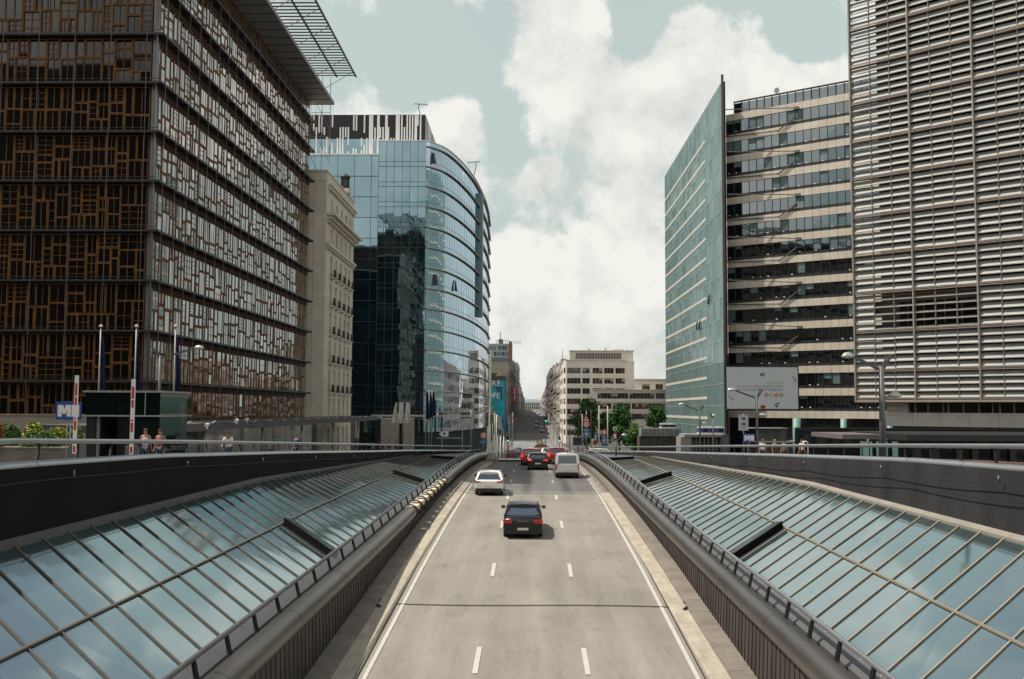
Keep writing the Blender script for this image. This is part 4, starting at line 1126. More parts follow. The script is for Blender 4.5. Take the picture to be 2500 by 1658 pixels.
def build_white():
    root = thing('office_building', (25, 360, -12), 'cream modern block with long window rows and a stepped top behind the street trees', 'building')
    r = random.Random(2)
    X0, X1, Y = 12.0, 33.2, 353.0
    f = Fac(X0, Y, 1, 0); mw = MB()
    rows = [(12.3 - 3.62 * k) for k in range(7)]
    # window columns from the picture: three bay widths
    cols = [(.5, 1.5), (2.4, 7.4), (8.0, 10.7), (11.7, 15.2), (15.8, 19.4), (19.9, 21.1)]
    cols = [(.35, 5.1), (5.7, 8.3), (9.3, 12.8), (13.4, 16.8), (17.4, 20.7)]
    opens = [(z + .55, z + 2.55, cols) for z in rows]
    grid_wall(f, X1 - X0, -14, 17.4, opens, mw)
    fs = Fac(X0, Y + 42, 0, -1)
    scol = [(1 + 5 * i, 4.6 + 5 * i) for i in range(8)]
    so = [(z + .55, z + 2.55, scol) for z in rows]
    # chamfered corner towards the street, then the street side
    ch = Fac(10.9, Y + 2.5, 1.1, -2.5); co = [(z + .55, z + 2.55, [(.6, 2.1)]) for z in rows]
    grid_wall(ch, 2.73, -14, 17.4, co, mw)
    fs = Fac(10.9, Y + 44, 0, -1); grid_wall(fs, 41.5, -14, 15.5, so, mw)
    mw.box(11.3, X1, Y + 2.8, Y + 40, -14, 17.2)
    mw.box(13.3, 36.0, Y + 3.0, Y + 38, 17.2, 20.9); mw.box(X1, 36.0, Y + .02, Y + 30, -14, 17.2)
    # upper glazed gallery is a recess
    part('wall', mw, M_CREAMW, root)
    m = MB(); m.box(15.4, 31.8, Y + 2.9, Y + 3.0, 18.2, 20.3, 0)
    for i in range(18): m.box(15.4 + i * .96, 15.5 + i * .96, Y + 2.84, Y + 2.9, 18.2, 20.3, 1)
    part('roof_gallery_pane', m, [mat('gallery', (.16, .12, .10), .5), M_CREAMW], root)
    m = MB()
    m.box(11.8, X1 + .2, Y - .3, Y + .2, 17.41, 17.75); m.box(13.0, 36.3, Y + 2.7, Y + 3.2, 20.9, 21.25)
    for (x, w, h) in ((20, 1.2, .9), (26, 1.0, 1.2), (29.5, 3.5, .7), (34, .6, .8)): m.box(x, x + w, Y + 8, Y + 10, 21.0, 21.3 + h)
    part('cornice', m, M_CREAMW, root)
    add_windows(root, f, opens, r); add_windows(root, ch, co, r); add_windows(root, fs, so[:7], r)
    lw = thing('office_building', (40, 345, -12), 'low cream wing with continuous window strips beside the stepped block', 'building')
    g = Fac(21.0, 348, 1, 0); W = 25.5; mw = MB()
    op = [(z0, z1, [(1.7, 12.4), (12.8, 21.5), (21.9, 25.2)]) for z0, z1 in ((3.9, 5.9),)] + [(z0, z1, [(2.2, 6.5), (7.0, 13.2), (13.7, 25.2)]) for z0, z1 in ((.3, 2.3), (-3.2, -1.3))]
    grid_wall(g, W, -14, 6.9, op, mw)
    mw.box(21.35, 46.4, 348.4, 350.2, -14, 6.8)
    g2 = Fac(35.8, 350.3, 1, 0); op2 = [(7.2, 9.1, [(2.7, 5.4), (7.4, 10.0)])]
    grid_wall(g2, 12, 6.9, 10.6, op2, mw); mw.box(36, 47.5, 350.7, 364, -14, 10.5)
    g.box(mw, -.2, W, 6.9, 7.15, -.5, .5); g2.box(mw, -.2, 12, 10.6, 10.95, -.5, .4); g.box(mw, -.1, W, 2.75, 2.95, -.2, .25)
    part('wall', mw, M_CREAMW, lw); add_windows(lw, g, op, r); add_windows(lw, g2, op2, r)
build_white()

# ------------------------------------------------------------------ street rows
ROWC = [(.30, .26, .23), (.36, .32, .28), (.15, .12, .11), (.46, .43, .39), (.24, .23, .23), (.21, .175, .16), (.48, .46, .43), (.13, .14, .15)]
ROWN = ['taupe', 'sand coloured', 'dark brown', 'off white', 'grey', 'muted brown', 'pale grey', 'slate coloured']
def build_rows():
    r = random.Random(21)
    seg = {-1: [(397, 430, 893), (430, 478, 886), (478, 540, 890), (540, 610, 884), (610, 690, 889), (690, 760, 887), (760, 815, 891), (815, 900, 934), (900, 985, 944), (985, 1120, 955), (1120, 1260, 966), (1260, 1380, 972)],
           1: [(398, 450, 893), (450, 520, 889), (520, 600, 895), (600, 690, 899), (690, 780, 911), (780, 880, 945), (880, 1000, 953), (1000, 1150, 960), (1150, 1370, 968)]}
    ordn = ['first', 'second', 'third', 'fourth', 'fifth', 'sixth', 'seventh', 'eighth', 'ninth', 'tenth', 'eleventh', 'twelfth']
    for sg in (-1, 1):
        for i, (a, b, yt) in enumerate(seg[sg]):
            X = sg * (10.4 if sg < 0 else 10.9); zt = (1000.5 - yt) * (a + b) / 2 / 2431 * 1.0
            zt = (1000.5 - yt) * (a + 5) / 2431
            c = (i * 5 + (0 if sg < 0 else 3)) % 8
            zb = min(zs(a), zs(b)) - 1
            t = thing('street_building', (sg * 16, (a + b) / 2, zs((a + b) / 2)), '%s street block, %s of the row beyond the %s' % (ROWN[c], ordn[i], 'blue mural' if sg < 0 else 'cream stepped block'), 'building', 'blocks lining the far street')
            mt = mat('row_%d' % c, ROWC[c], .85, var=.12, scale=.1)
            m = MB(); x0, x1 = sorted((X + sg * .3, sg * 26)); m.box(x0, x1, a, b - .3, zb, zt)
            f = Fac(X, b - .3, 0, -1) if sg > 0 else Fac(X, a, 0, 1)
            L = b - a - .3; fh = r.choice((3.3, 3.6, 3.9)); z = zb + 4.5; ops = []
            n = max(3, int(L / 4))
            while z + fh < zt - .3:
                ops.append((z + .9, z + fh - .7, [(L * (k + .22) / n, L * (k + .78) / n) for k in range(n)])); z += fh
            grid_wall(f, L, zb, zt + r.choice((0, .6)), ops, m, .3)
            if r.random() < .6: m.box(x0 + (0 if sg < 0 else 2), x1 - (2 if sg < 0 else 0), a + 4, b - 6, zt, zt + r.uniform(1, 2.6))
            f.box(m, 0, L, zb, min(zb + 6.0, zt), 0, .35, 1)
            part('wall', m, [mt, mat('ground_floor_grey', (.24, .225, .22), .8, var=.4, scale=1.2)], t)
            # windows of the side turned to the camera
            g = Fac(x0, a, 1, 0); 
            mm = MB()
            for (z0, z1, ss) in ops:
                for (s0, s1) in ss: f.pane(mm, s0, s1, z0, z1, -.25, 0)
                for k in range(3): g.box(mm, 1.5 + k * 4, 4 + k * 4, z0, z1, .0, .03, 0)
            part('window_glazing_pane', mm, [M_WIN2], t)
            if r.random() < .75:
                m = MB(); s = L * .3
                for (z0, z1, ss) in ops[::2]: f.box(m, 0, L, z0 - .3, z0 - .15, 0, .5)
                part('balcony_ledge', m, mt, t)
    # mural block at the head of the left row
    t = thing('mural_building', (-14, 385, -12), 'narrow block with a blue painted mural and large white letters', 'building')
    a, b = at(1150, 930, 383), at(1235.5, 1040, 383)
    m = MB(); m.box(a.x, -10.3, 383, 396, -13, at(1200, 918, 383).z); part('wall', m, mat('mural_wall_dark', (.05, .075, .10), .8, var=.2), t)  # dark blue-grey wall behind the mural
    m = MB(); m.box(a.x, -10.5, 382.9, 382.98, -5.5, a.z); m.prism([(-14.2, a.z - 0), (-11.5, a.z - 2.6), (-11.5, a.z - 8), (-15.5, a.z)], 382.82, 382.9, 1)
    part('mural', m, [mat('mural_blue', (.015, .33, .46), .8, var=.25, scale=.25), mat('mural_deep', (.03, .10, .19), .8, var=.1)], t)
    for txt, py in (('FUTURE', 937), ('EUROPE', 967)):
        p = at(1222, py, 382.75)
        text_obj(txt, 3.1, M_WHITE, Matrix.Translation(p - t.location) @ Matrix.Rotation(math.pi / 2, 4, 'X'), parent=t, align='RIGHT', ext=.03)
    m = MB()
    for (px, py, w, h) in ((1214, 905, 10, 3), (1220, 912, 5, 9), (1213, 917, 6, 3), (1219, 897, 4, 7), (1206, 1008, 4, 12), (1202, 996, 5, 5)):
        p = at(px, py, 382.7); s = 383 / 2431
        m.prism([(p.x - w * s / 2, p.z - h * s / 2), (p.x + w * s / 2, p.z - h * s / 3), (p.x + w * s / 2.5, p.z + h * s / 2), (p.x - w * s / 3, p.z + h * s / 3)], 382.6, 382.8)
    part('painted_leaf', m, mat('mural_lime', (.45, .50, .08), .8, var=.1), t)
    yb = thing('apartment_building', (-20, 372, -12), 'pale yellow narrow facade peeping out beside the curved glass front', 'building')
    p, q = at(1180, 856, 372), at(1196.5, 1050, 372)
    m = MB(); m.box(p.x, q.x, 372, 380, -13, p.z)
    for k in range(7): m.box(p.x - .2, q.x + .2, 371.7, 372, p.z - .5 - k * 3.2, p.z - .2 - k * 3.2)
    part('wall', m, mat('pale_yellow', (.50, .50, .33), .8, var=.1), yb)
    for k in range(6): m = MB(); m.box(p.x + 1, q.x - .6, 371.9, 371.95, p.z - 3 - k * 3.2, p.z - 1.2 - k * 3.2); part('window', m, M_WIN2, yb)
    # tower behind it
    t = thing('office_tower', (-22, 560, -8), 'grey blue glazed tower rising behind the blue mural', 'building')
    p, q = at(1186, 839, 560), at(1243, 880, 560)
    g = Fac(p.x - 4, 560, 1, 0); W = q.x - p.x + 4; zt = p.z
    m = MB(); m.box(p.x - 4, q.x, 560, 585, -12, zt); m.box(q.x - .2, q.x + 1.3, 558.5, 585, -12, at(1246, 836, 560).z + .5, 1)
    part('wall', m, [mat('tower_grey', (.28, .31, .33), .7, var=.15), mat('tower_brown', (.20, .10, .05), .8, var=.1)], t)
    r = random.Random(4)
    for k in range(12):
        m = MB()
        for i in range(14):
            if r.random() < .85: g.box(m, .5 + i * W / 14.5, .5 + i * W / 14.5 + W / 20, zt - 3.4 - k * 3.4, zt - 1.2 - k * 3.4, .02, .12, 0 if r.random() < .6 else 1)
        part('window', m, [glass('tower_pale', (.8, .9, .95), (.16, .22, .26), .3, .8, 1, .05), M_WIN2], t)
    m = MB()
    for i in range(12): m.box(p.x + 6 + i * 1.2, p.x + 6.25 + i * 1.2, 561, 561.2, zt, zt + 1.8)
    m.box(p.x + 5.6, q.x, 560.9, 561.3, zt + 1.7, zt + 1.9); m.box(p.x + 7, p.x + 9.5, 566, 568, zt, zt + 3); m.bar((p.x + 8, 567, zt), (p.x + 8, 567, zt + 7), .4, .4)
    part('roof_frame', m, M_GREYM, t)
    hb = thing('hanging_banner', at(1256, 985, 505), 'tall narrow red banner with white letters hanging on the mural side of the street', 'banner')
    m = MB(); p, q = at(1252, 981, 505), at(1261, 944, 505); m.box(p.x, q.x, 504.9, 505, p.z, q.z); m.bar((p.x - 2, 504.95, q.z - .2), (q.x, 504.95, q.z - .2), .1, .1); part('sheet', m, mat('banner_red', (.45, .01, .03), .7, var=.1), hb)
    m = MB()
    for i in range(9): m.box(p.x + .55, q.x - .55, 504.8, 504.88, p.z + .5 + i * .8, p.z + .95 + i * .8)
    part('printed_letter', m, M_WHITE, hb)
    mast = thing('antenna_mast', (24, 640, -5), 'thin tapering mast rising behind the cream stepped block', 'mast')
    p = at(1373, 850, 640); m = MB(); m.tube([(p.x, 640, -6), (p.x, 640, p.z - 8), (p.x, 640, p.z)], [.5, .3, .12], 6); part('mast_tube', m, M_GREYM, mast); mast.location.x = p.x
    for c in mast.children: c.matrix_parent_inverse.identity(); c.location = (24 - p.x, 0, 0)
    # closing palace
    t = thing('palace_building', (0, 1402, 0), 'distant white colonnaded front closing the street', 'building')
    m = MB(); m.box(-14, 12, 1404, 1424, -3, 9.6); m.box(-15, 13, 1403, 1425, 9.6, 10.4)
    for i in range(9): m.box(-13 + i * 2.9, -12 + i * 2.9, 1403, 1404, 0, 9.6)
    m.box(-14, 12, 1403, 1404, 4.6, 5.4)
    part('wall', m, mat('palace_white', (.62, .60, .56), .8, var=.1), t)
    m = MB(); m.loft([[(-14, 1404, 10.4), (12, 1404, 10.4), (12, 1424, 10.4), (-14, 1424, 10.4)], [(-11, 1409, 14.6), (9, 1409, 14.6), (9, 1419, 14.6), (-11, 1419, 14.6)]], 0, True, False)
    part('roof', m, mat('palace_roof', (.20, .23, .27), .7, var=.1), t)
    m = MB()
    for i in range(8):
        m.box(-11.8 + i * 2.9, -10.4 + i * 2.9, 1403.9, 1403.98, 5.8, 8.6); m.box(-11.8 + i * 2.9, -10.4 + i * 2.9, 1403.9, 1403.98, 1, 4.2)
    part('window_glazing_pane', m, M_WIN2, t)
    t = thing('apartment_building', (60, 295, -12), 'added brown block hidden behind the teal screen, mirrored low in the timber facade glass', 'building')  # unseen block added to darken the low reflection in the timber glass
    m = MB(); m.box(47.5, 90, 250, 343, -13, 14); part('wall', m, mat('row_5', ROWC[5], .85, var=.12, scale=.1), t)
    f = Fac(47.5, 343, 0, -1); m = MB()
    for k in range(6):
        for j in range(22): f.box(m, 1.5 + j * 4.2, 4 + j * 4.2, -9 + k * 3.7, -7 + k * 3.7, 0, .05)
    part('window_glazing_pane', m, M_WIN2, t)
    # buildings round the roundabout, behind the camera, seen only in the glass
    for i, (x0, x1, y0, y1, h, c) in enumerate(((-130, -40, -50, -24, 63, 7), (-38, -6, -95, -60, 30, 2), (8, 60, -110, -70, 28, 0), (-160, -140, -30, 60, 32, 5))):
        t = thing('roundabout_building', ((x0 + x1) / 2, (y0 + y1) / 2, -2), '%s block on the roundabout reflected in the glass facades' % ['long grey', 'dark brown', 'taupe', 'reddish brown'][i], 'building')
        m = MB(); m.box(x0, x1, y0, y1, -2, h); part('wall', m, mat('row_%d' % c, ROWC[c], .85, var=.12, scale=.1), t)
        f = Fac(x1, y1, -1, 0); m = MB()
        for k in range(int(h / 3.6)):
            for j in range(int((x1 - x0) / 3.5)): f.box(m, 1 + j * 3.5, 3 + j * 3.5, 1 + k * 3.6, 3 + k * 3.6, .0, .05)
        part('window_glazing_pane', m, M_WIN2, t)
build_rows()

# ------------------------------------------------------------------ trees and shrubs
def leaf_mats():
    return [mat('leaf_dark', (.022, .060, .014), .7, var=.3, scale=2, spec=.25), mat('leaf_mid', (.045, .115, .026), .7, var=.3, scale=2, spec=.25), mat('leaf_light', (.075, .14, .03), .7, var=.3, scale=2, spec=.25)]
M_BARK = mat('bark', (.07, .055, .04), .9, var=.3, scale=4)
def tree(px, Y, ytop, ybot, wpx, label, seed, tall=True, shades=(0, 1, 1), n=7000, leaf=.2):
    r = random.Random(seed)
    top, bot = at(px, ytop, Y), at(px, ybot, Y)
    g = zs(Y); X = top.x; w = wpx * Y / 2431 / 2 * 1.3; H = top.z - bot.z
    t = thing('street_tree' if tall else 'shrub', (X, Y, g), label, 'tree' if tall else 'shrub', 'trees beyond the railing' if tall else None)
    m = MB(); m.tube([(X, Y, g - .2), (X + .1, Y, g + 1.5), (X, Y, bot.z + H * .3), (X + .1, Y, bot.z + H * .75)], [.24, .18, .13, .05], 8)
    cen = []
    for k in range(24):
        a = r.uniform(0, 6.28); rr = w * r.uniform(.15, .72); zz = bot.z + H * r.uniform(.06, .86)
        rr *= math.sqrt(max(.1, 1 - ((zz - bot.z) / H * 2 - 1) ** 2 * .75))
        c = Vector((X + rr * math.cos(a), Y + rr * math.sin(a), zz)); cen.append((c, w * r.uniform(.30, .50)))
        m.tube([(X, Y, bot.z + H * .08 + (zz - bot.z) * .3), tuple(c)], [.07, .02], 5)
    cen.append((Vector((X, Y, top.z - w * .35)), w * .4))
    part('trunk', m, M_BARK, t)
    lv = MB()
    for i in range(n):
        c, cr = cen[r.randrange(len(cen))]
        d = Vector((r.gauss(0, 1), r.gauss(0, 1), r.gauss(0, 1))).normalized()
        p = c + d * cr * (r.random() ** .4) * r.uniform(.75, 1.18); p.z = min(p.z, top.z)
        u = Vector((r.gauss(0, 1), r.gauss(0, 1), r.gauss(0, .6))).normalized(); v = u.cross(d + Vector((.01, .02, .3))).normalized()
        s = leaf * r.uniform(.6, 1.3)
        lv.face([p - u * s, p + v * s * .6, p + u * s, p - v * s * .6], shades[r.randrange(len(shades))])
    part('crown', lv, leaf_mats(), t)
tree(1431, 190, 972, 1085, 66, 'tall oval green tree behind the red rimmed speed sign', 1, shades=(0, 1, 1, 2), n=9000)
tree(1511, 185, 982, 1088, 60, 'dark green tree between the two pale poles and the grey hoarding', 2, shades=(0, 0, 1, 1), n=9000)
tree(1549, 176, 1034, 1096, 44, 'lower light green tree leaning beside the dark street tree', 3, shades=(1, 1, 2), n=3800)
tree(1601, 215, 989, 1056, 44, 'small round green tree in front of the low cream wing', 4, shades=(0, 1, 1), n=4200)
tree(1478, 215, 1004, 1080, 44, 'narrow dark tree behind the pale flag poles', 5, shades=(0, 0, 1), n=3200)
def shrub(px, Y, ytop, wpx, label, seed, shades, n=1500):
    r = random.Random(seed); top = at(px, ytop, Y); w = wpx * Y / 2431 / 2; zb = zs(Y) + .75
    t = thing('shrub', (top.x, Y, zb), label, 'shrub', 'planter shrubs by the stone wall')
    lv = MB()
    for i in range(n):
        a = r.uniform(0, 6.28); ph = r.random(); rr = w * math.sqrt(1 - ph * ph * .9) * r.uniform(.75, 1.12)
        p = Vector((top.x + rr * math.cos(a), Y + rr * math.sin(a) * .7, zb + (top.z - zb) * ph * r.uniform(.85, 1.05)))
        u = Vector((r.gauss(0, 1), r.gauss(0, 1), r.gauss(0, 1))).normalized(); v = u.orthogonal().normalized(); s = r.uniform(.05, .11)
        lv.face([p - u * s, p + v * s * .6, p + u * s, p - v * s * .6], shades[r.randrange(len(shades))])
    m = MB(); m.tube([(top.x, Y, zb - .1), (top.x, Y, zb + (top.z - zb) * .7)], .05, 6); part('stem', m, M_BARK, t)
    part('foliage', lv, [leaf_mats()[1], leaf_mats()[2], mat('leaf_yellow', (.33, .36, .04), .7, var=.25, scale=3), mat('blossom_orange', (.5, .13, .03), .7, var=.2)], t)
for i, a in enumerate(((25, 55, 1038, 60, 'dark green shrub at the edge of the planter', (0, 0, 1)), (84, 55, 1032, 56, 'yellow green rounded shrub, highest in the planter', (2, 2, 1)), (140, 55, 1045, 70, 'bright lime shrub under the metro sign', (1, 2, 2)), (186, 55.5, 1040, 34, 'yellow green shrub beside the striped barrier arm', (1, 2, 1)), (100, 54, 1054, 90, 'spreading low green shrub at the front of the planter', (0, 1, 1)), (2, 53.5, 1040, 14, 'small orange flowering shrub', (3, 3, 0)))):
    shrub(a[0], a[1], a[2], a[3], a[4], 40 + i, a[5])
pl = thing('planter', (at(90, 1060, 54.5).x, 54.5, zs(54)), 'long low stone planter holding the yellow green shrubs', 'planter')
m = MB(); a, b = at(-60, 1060, 54.5), at(205, 1060, 54.5); m.box(a.x, b.x, 53, 56, zs(54) - .3, zs(54) + .8); m.box(a.x - .05, b.x + .05, 52.95, 56.05, zs(54) + .8, zs(54) + .88)
part('planter_body', m, M_LEDGE, pl)

# ------------------------------------------------------------------ cars
M_TYRE = mat('tyre', (.012, .012, .012), .8, var=0); M_RIM = mat('rim', (.30, .30, .31), .35, metal=.8, var=0)
M_CGLASS = glass('car_glass', (.85, .92, .96), (.012, .016, .018), .10, .9, 1.3, .02)
M_TAIL = mat('tail_light', (.50, .012, .01), .25, var=0, coat=.5); M_TAILON = mat('brake_light', (.75, .03, .02), .3, var=0, emis=((1, .06, .03), .9))
M_PLATE = mat('plate', (.62, .60, .60), .5, var=0); M_TRIM = mat('car_trim', (.014, .014, .014), .55, var=0)
def paint(name, c, rough=.28, coat=.8): return mat('paint_' + name, c, rough, var=0, coat=coat, spec=.5)
def make_car(kind, pt, label, brake=False, group='cars in the traffic', cat='car', name=None, L=None, W=None):
    D = dict(sedan=(4.75, 1.86, .98, 1.43, .62, 1.55, 2.75, 3.65, .55), hatch=(4.3, 1.80, .98, 1.47, .10, .72, 2.35, 3.25, .5),
             suv=(4.5, 1.84, 1.08, 1.62, .10, .62, 2.55, 3.4, .5), van=(4.4, 1.82, 1.10, 1.86, .04, .20, 2.75, 3.55, .4))[kind]
    L_, W_, zb, H, a, b, c, d, k = D; L = L or L_; W = W or W_
    root = thing(name or {'sedan': 'sedan_car', 'hatch': 'hatchback_car', 'suv': 'suv_car', 'van': 'panel_van'}[kind], (0, 0, 0), label, cat, group)
    hw = W / 2; m = MB()
    if kind == 'sedan': prof = [(0, .42, .80, .86), (.06, .28, .90, .96), (.35, .22, .985, 1.0), (.62, .2, .98, 1.0), (1.6, .2, .96, 1.0), (2.8, .2, .95, 1.0), (3.65, .2, .93, .99), (4.2, .22, .84, .97), (4.6, .25, .70, .88), (4.75, .35, .58, .70)]
    elif kind == 'hatch': prof = [(0, .40, .86, .88), (.05, .28, .96, .97), (.14, .24, .99, 1.0), (.7, .2, .98, 1.0), (1.6, .2, .97, 1.0), (2.6, .2, .96, 1.0), (3.25, .2, .95, .99), (3.85, .22, .84, .96), (4.2, .26, .68, .86), (4.3, .36, .56, .7)]
    elif kind == 'suv': prof = [(0, .45, .95, .9), (.05, .34, 1.05, .98), (.15, .3, 1.08, 1.0), (1.2, .28, 1.07, 1.0), (2.5, .28, 1.06, 1.0), (3.4, .28, 1.04, .99), (4.1, .3, .94, .96), (4.4, .34, .78, .88), (4.5, .42, .66, .74)]
    else: prof = [(0, .38, 1.05, .94), (.03, .28, 1.09, .985), (.2, .24, 1.10, 1.0), (1.2, .22, 1.10, 1.0), (2.6, .22, 1.10, 1.0), (3.5, .22, 1.06, .99), (4.05, .24, .92, .96), (4.32, .28, .78, .88), (4.4, .36, .62, .74)]
    rings = []
    for (y, zl, zh, wf) in prof:
        w = hw * wf; hh = zh - zl
        half = [(w * .86, zl), (w * .97, zl + hh * .12), (w, zl + hh * .38), (w * .995, zl + hh * .62), (w * .965, zl + hh * .86), (w * .90, zh - .01), (w * .55, zh + .02)]
        rings.append([(x, y, z) for x, z in half] + [(-x, y, z) for x, z in reversed(half)])
    m.loft(rings, 0, True, True)
    # greenhouse
    wb, wr = hw * .90, hw * (.70 if kind != 'van' else .84)
    A, B, C, Dd = [(a, zb), (b, H - .06), (c, H - .05), (d, zb)]
    xs = [-1, -.6, 0, .6, 1]
    def rrow(y, z): return [(wr * x, y, z + .05 * (1 - x * x)) for x in xs]
    rf = [rrow(b - .04, H - .075), rrow(b + .15, H - .05), rrow((b + c) / 2, H - .03), rrow(c - .1, H - .045), rrow(c + .02, H - .07)]
    for p, q in zip(rf, rf[1:]):
        for i in range(4): m.face([p[i], p[i + 1], q[i + 1], q[i]], 0, True)
    for i in range(4): m.face([(wr * xs[i], b - .04, H - .16), (wr * xs[i + 1], b - .04, H - .16), rf[0][i + 1], rf[0][i]], 0)
    for s in (-1, 1):
        m.bar((s * wb, a, zb - .03), (s * wr, b, H - .09), .13 if kind != 'van' else .2, .10); m.bar((s * wb, d, zb - .03), (s * wr, c, H - .07), .07, .08)
        mid = (b + c) / 2 + .1; m.bar((s * wb * 1.0, mid, zb - .03), (s * wr, mid, H - .07), .07, .03)
        m.bar((s * wr, b, H - .08), (s * wr, c, H - .07), .06, .07)
        if kind in ('suv', 'van', 'hatch'): m.bar((s * wb * .99, a + .85, zb - .03), (s * wr, b + .55, H - .08), .22, .03)
    m.face([(-wb, a, zb - .02), (wb, a, zb - .02), (wb, d, zb - .02), (-wb, d, zb - .02)])
    o = m.build('body', pt, root)
    m = MB(); q = .93
    m.face([(-wb * q, a + .01, zb + .03), (wb * q, a + .01, zb + .03), (wr * .95, b - .02, H - .14), (-wr * .95, b - .02, H - .14)], 0); m.build('rear_window', M_CGLASS, root)
    m = MB(); m.face([(wb * .97, d - .01, zb), (-wb * .97, d - .01, zb), (-wr * .97, c + .01, H - .09), (wr * .97, c + .01, H - .09)]); m.build('windscreen', M_CGLASS, root)
    for s in (-1, 1):
        m = MB(); f = [(s * wb * .99, a + .12, zb), (s * wb * .99, d - .08, zb), (s * (wr + .004), c - .03, H - .10), (s * (wr + .004), b + .06, H - .10)]
        m.face(f if s > 0 else f[::-1]); m.build('side_window', M_CGLASS, root)
        m = MB(); x0, x1 = sorted((s * (hw - .02), s * (hw + .17))); m.box(x0, x1, d - .42, d - .32, zb - .02, zb + .13); m.box(min(x0, x1), max(x0, x1), d - .44, d - .42, zb, zb + .11, 1)
        m.build('wing_mirror', [pt if kind != 'hatch' else M_TRIM, M_CGLASS], root)
        # tail light
        m = MB()
        tl = M_TAILON if brake else M_TAIL
        if kind == 'sedan': q_ = [(.52, .74), (.98, .70), (1.0, .88), (.56, .90)]
        elif kind == 'hatch': q_ = [(.50, .83), (.95, .80), (.97, .94), (.60, .90)]
        elif kind == 'van': q_ = [(.86, .68), (1.0, .68), (.97, 1.10), (.88, 1.10)]
        else: q_ = [(.74, .80), (.99, .78), (.97, 1.12), (.80, 1.08)]
        pts = [(s * hw * u, v) for u, v in q_]
        if s < 0: pts = pts[::-1]
        m.prism([(x, z) for x, z in pts], -.02, .12)
        m.build('tail_light', tl, root)
    m = MB(); m.box(-hw * .93, hw * .93, -.03, .12, .24, .46); m.box(-hw * .8, hw * .8, .3, L - .3, .16, .24); m.build('bumper', M_TRIM, root)
    m = MB(); m.box(-.26, .26, -.045, -.03, .40 if kind in ('sedan',) else .52, .51 if kind in ('sedan',) else .63); m.build('number_plate', M_PLATE, root)
    if kind == 'sedan':
        m = MB()
        for i in range(6): m.box(-.25 + i * .09, -.20 + i * .09, -.008, .004, .79, .835)
        m.build('badge_lettering', M_RIM, root)
    for s in (-1, 1):
        for y in (.78, L - .88):
            m = MB(); rr = .33
            m.tube([(s * (hw - .23), y, rr), (s * (hw - .20), y, rr), (s * (hw - .03), y, rr), (s * (hw - .01), y, rr)], [rr - .03, rr, rr, rr - .03], 18)
            w_ = m.build('wheel', M_TYRE, root)
            m = MB(); m.tube([(s * (hw - .05), y, rr), (s * (hw - .002), y, rr)], rr * .62, 14); m.build('rim', M_RIM, w_)
    return root
def put(car, x, y, hdg=0.0, sc=1.0):
    y2 = y + 3.0; z = zr(y + .8) + .02; sl = math.atan2(zr(y + 3.4) - zr(y + .8), 2.6)
    if y > 108: z += .01
    car.location = (x, y, z - .8 * math.tan(sl)); car.rotation_euler = (sl, 0, hdg); car.scale = (sc,) * 3
    return car
P_BLACK = paint('black', (.004, .004, .005), .3, .15); P_WHITE = paint('white', (.78, .75, .70)); P_VAN = paint('van_white', (.66, .66, .63)); P_RED = paint('red', (.42, .012, .010))
P_SILV = paint('silver', (.42, .44, .45)); P_GREY = paint('grey', (.10, .11, .12)); P_DRED = paint('dark_red', (.20, .015, .015)); P_OR = paint('orange', (.22, .07, .01))
put(make_car('sedan', P_BLACK, 'black sedan driving up the middle lane of the sunken road'), -.42, 46.9)
put(make_car('hatch', P_WHITE, 'white hatchback in the lane beside the opened section of pipe'), -2.72, 63.2)
put(make_car('van', P_VAN, 'white panel van with a large rear window'), 2.70, 76.6)
put(make_car('hatch', P_BLACK, 'black hatchback with lit red lights, alongside the white panel van', True), .50, 86.6)
put(make_car('suv', P_RED, 'red suv with dark bumper just ahead of the black hatchback', True), -.15, 94.2)
put(make_car('suv', P_RED, 'red suv with its brake lights on, just ahead of the white panel van', True), 2.45, 97.0)
put(make_car('hatch', P_RED, 'small red hatchback alone in the lane by the striped barrier'), -4.1, 196, sc=1.0)
for kind, p, lab, px, Y, br in (('sedan', P_SILV, 'silver sedan in front of the lone red hatchback', 1260, 228, False), ('suv', P_GREY, 'grey suv next to the silver sedan near the pavement poles', 1266, 243, False),
        ('van', P_SILV, 'silver van driving off beyond the red suv', 1288.5, 150, True), ('hatch', P_WHITE, 'white hatchback squeezed between the two red cars', 1341, 112, True),
        ('hatch', P_SILV, 'silver hatchback ahead of the black hatchback', 1327, 118, True), ('hatch', P_DRED, 'dark red hatchback beyond the orange maintenance car', 1344, 145, True),
        ('suv', P_SILV, 'silver suv with red side lights ahead of the white panel van', 1376, 134, True), ('suv', P_DRED, 'dark red car braking behind the silver van', 1300, 142, True),
        ('sedan', P_WHITE, 'white sedan next to the kerb barrier on the lamp side', 1384, 124, False)):
    put(make_car(kind, p, lab, br), at(px, 1080, Y).x, Y)
oc = put(make_car('van', P_OR, 'dark orange maintenance van with posts on its roof', False, cat='van', name='maintenance_van'), at(1321, 1090, 128).x, 128)
m = MB()
for x in (-.5, .1, .6):
    for y in (.6, 2.2): m.bar((x, y, 1.8), (x, y, 2.75), .07, .07)
m.bar((-.6, .6, 2.3), (.7, .6, 2.3), .06, .06); m.box(-.7, .7, .4, 2.6, 1.84, 1.92); m.build('roof_rack', M_TRIM, oc)
m = MB(); m.box(-.45, .45, .2, .5, 1.9, 2.15); m.build('beacon', mat('beacon_amber', (.6, .22, .02), .4, var=0), oc)
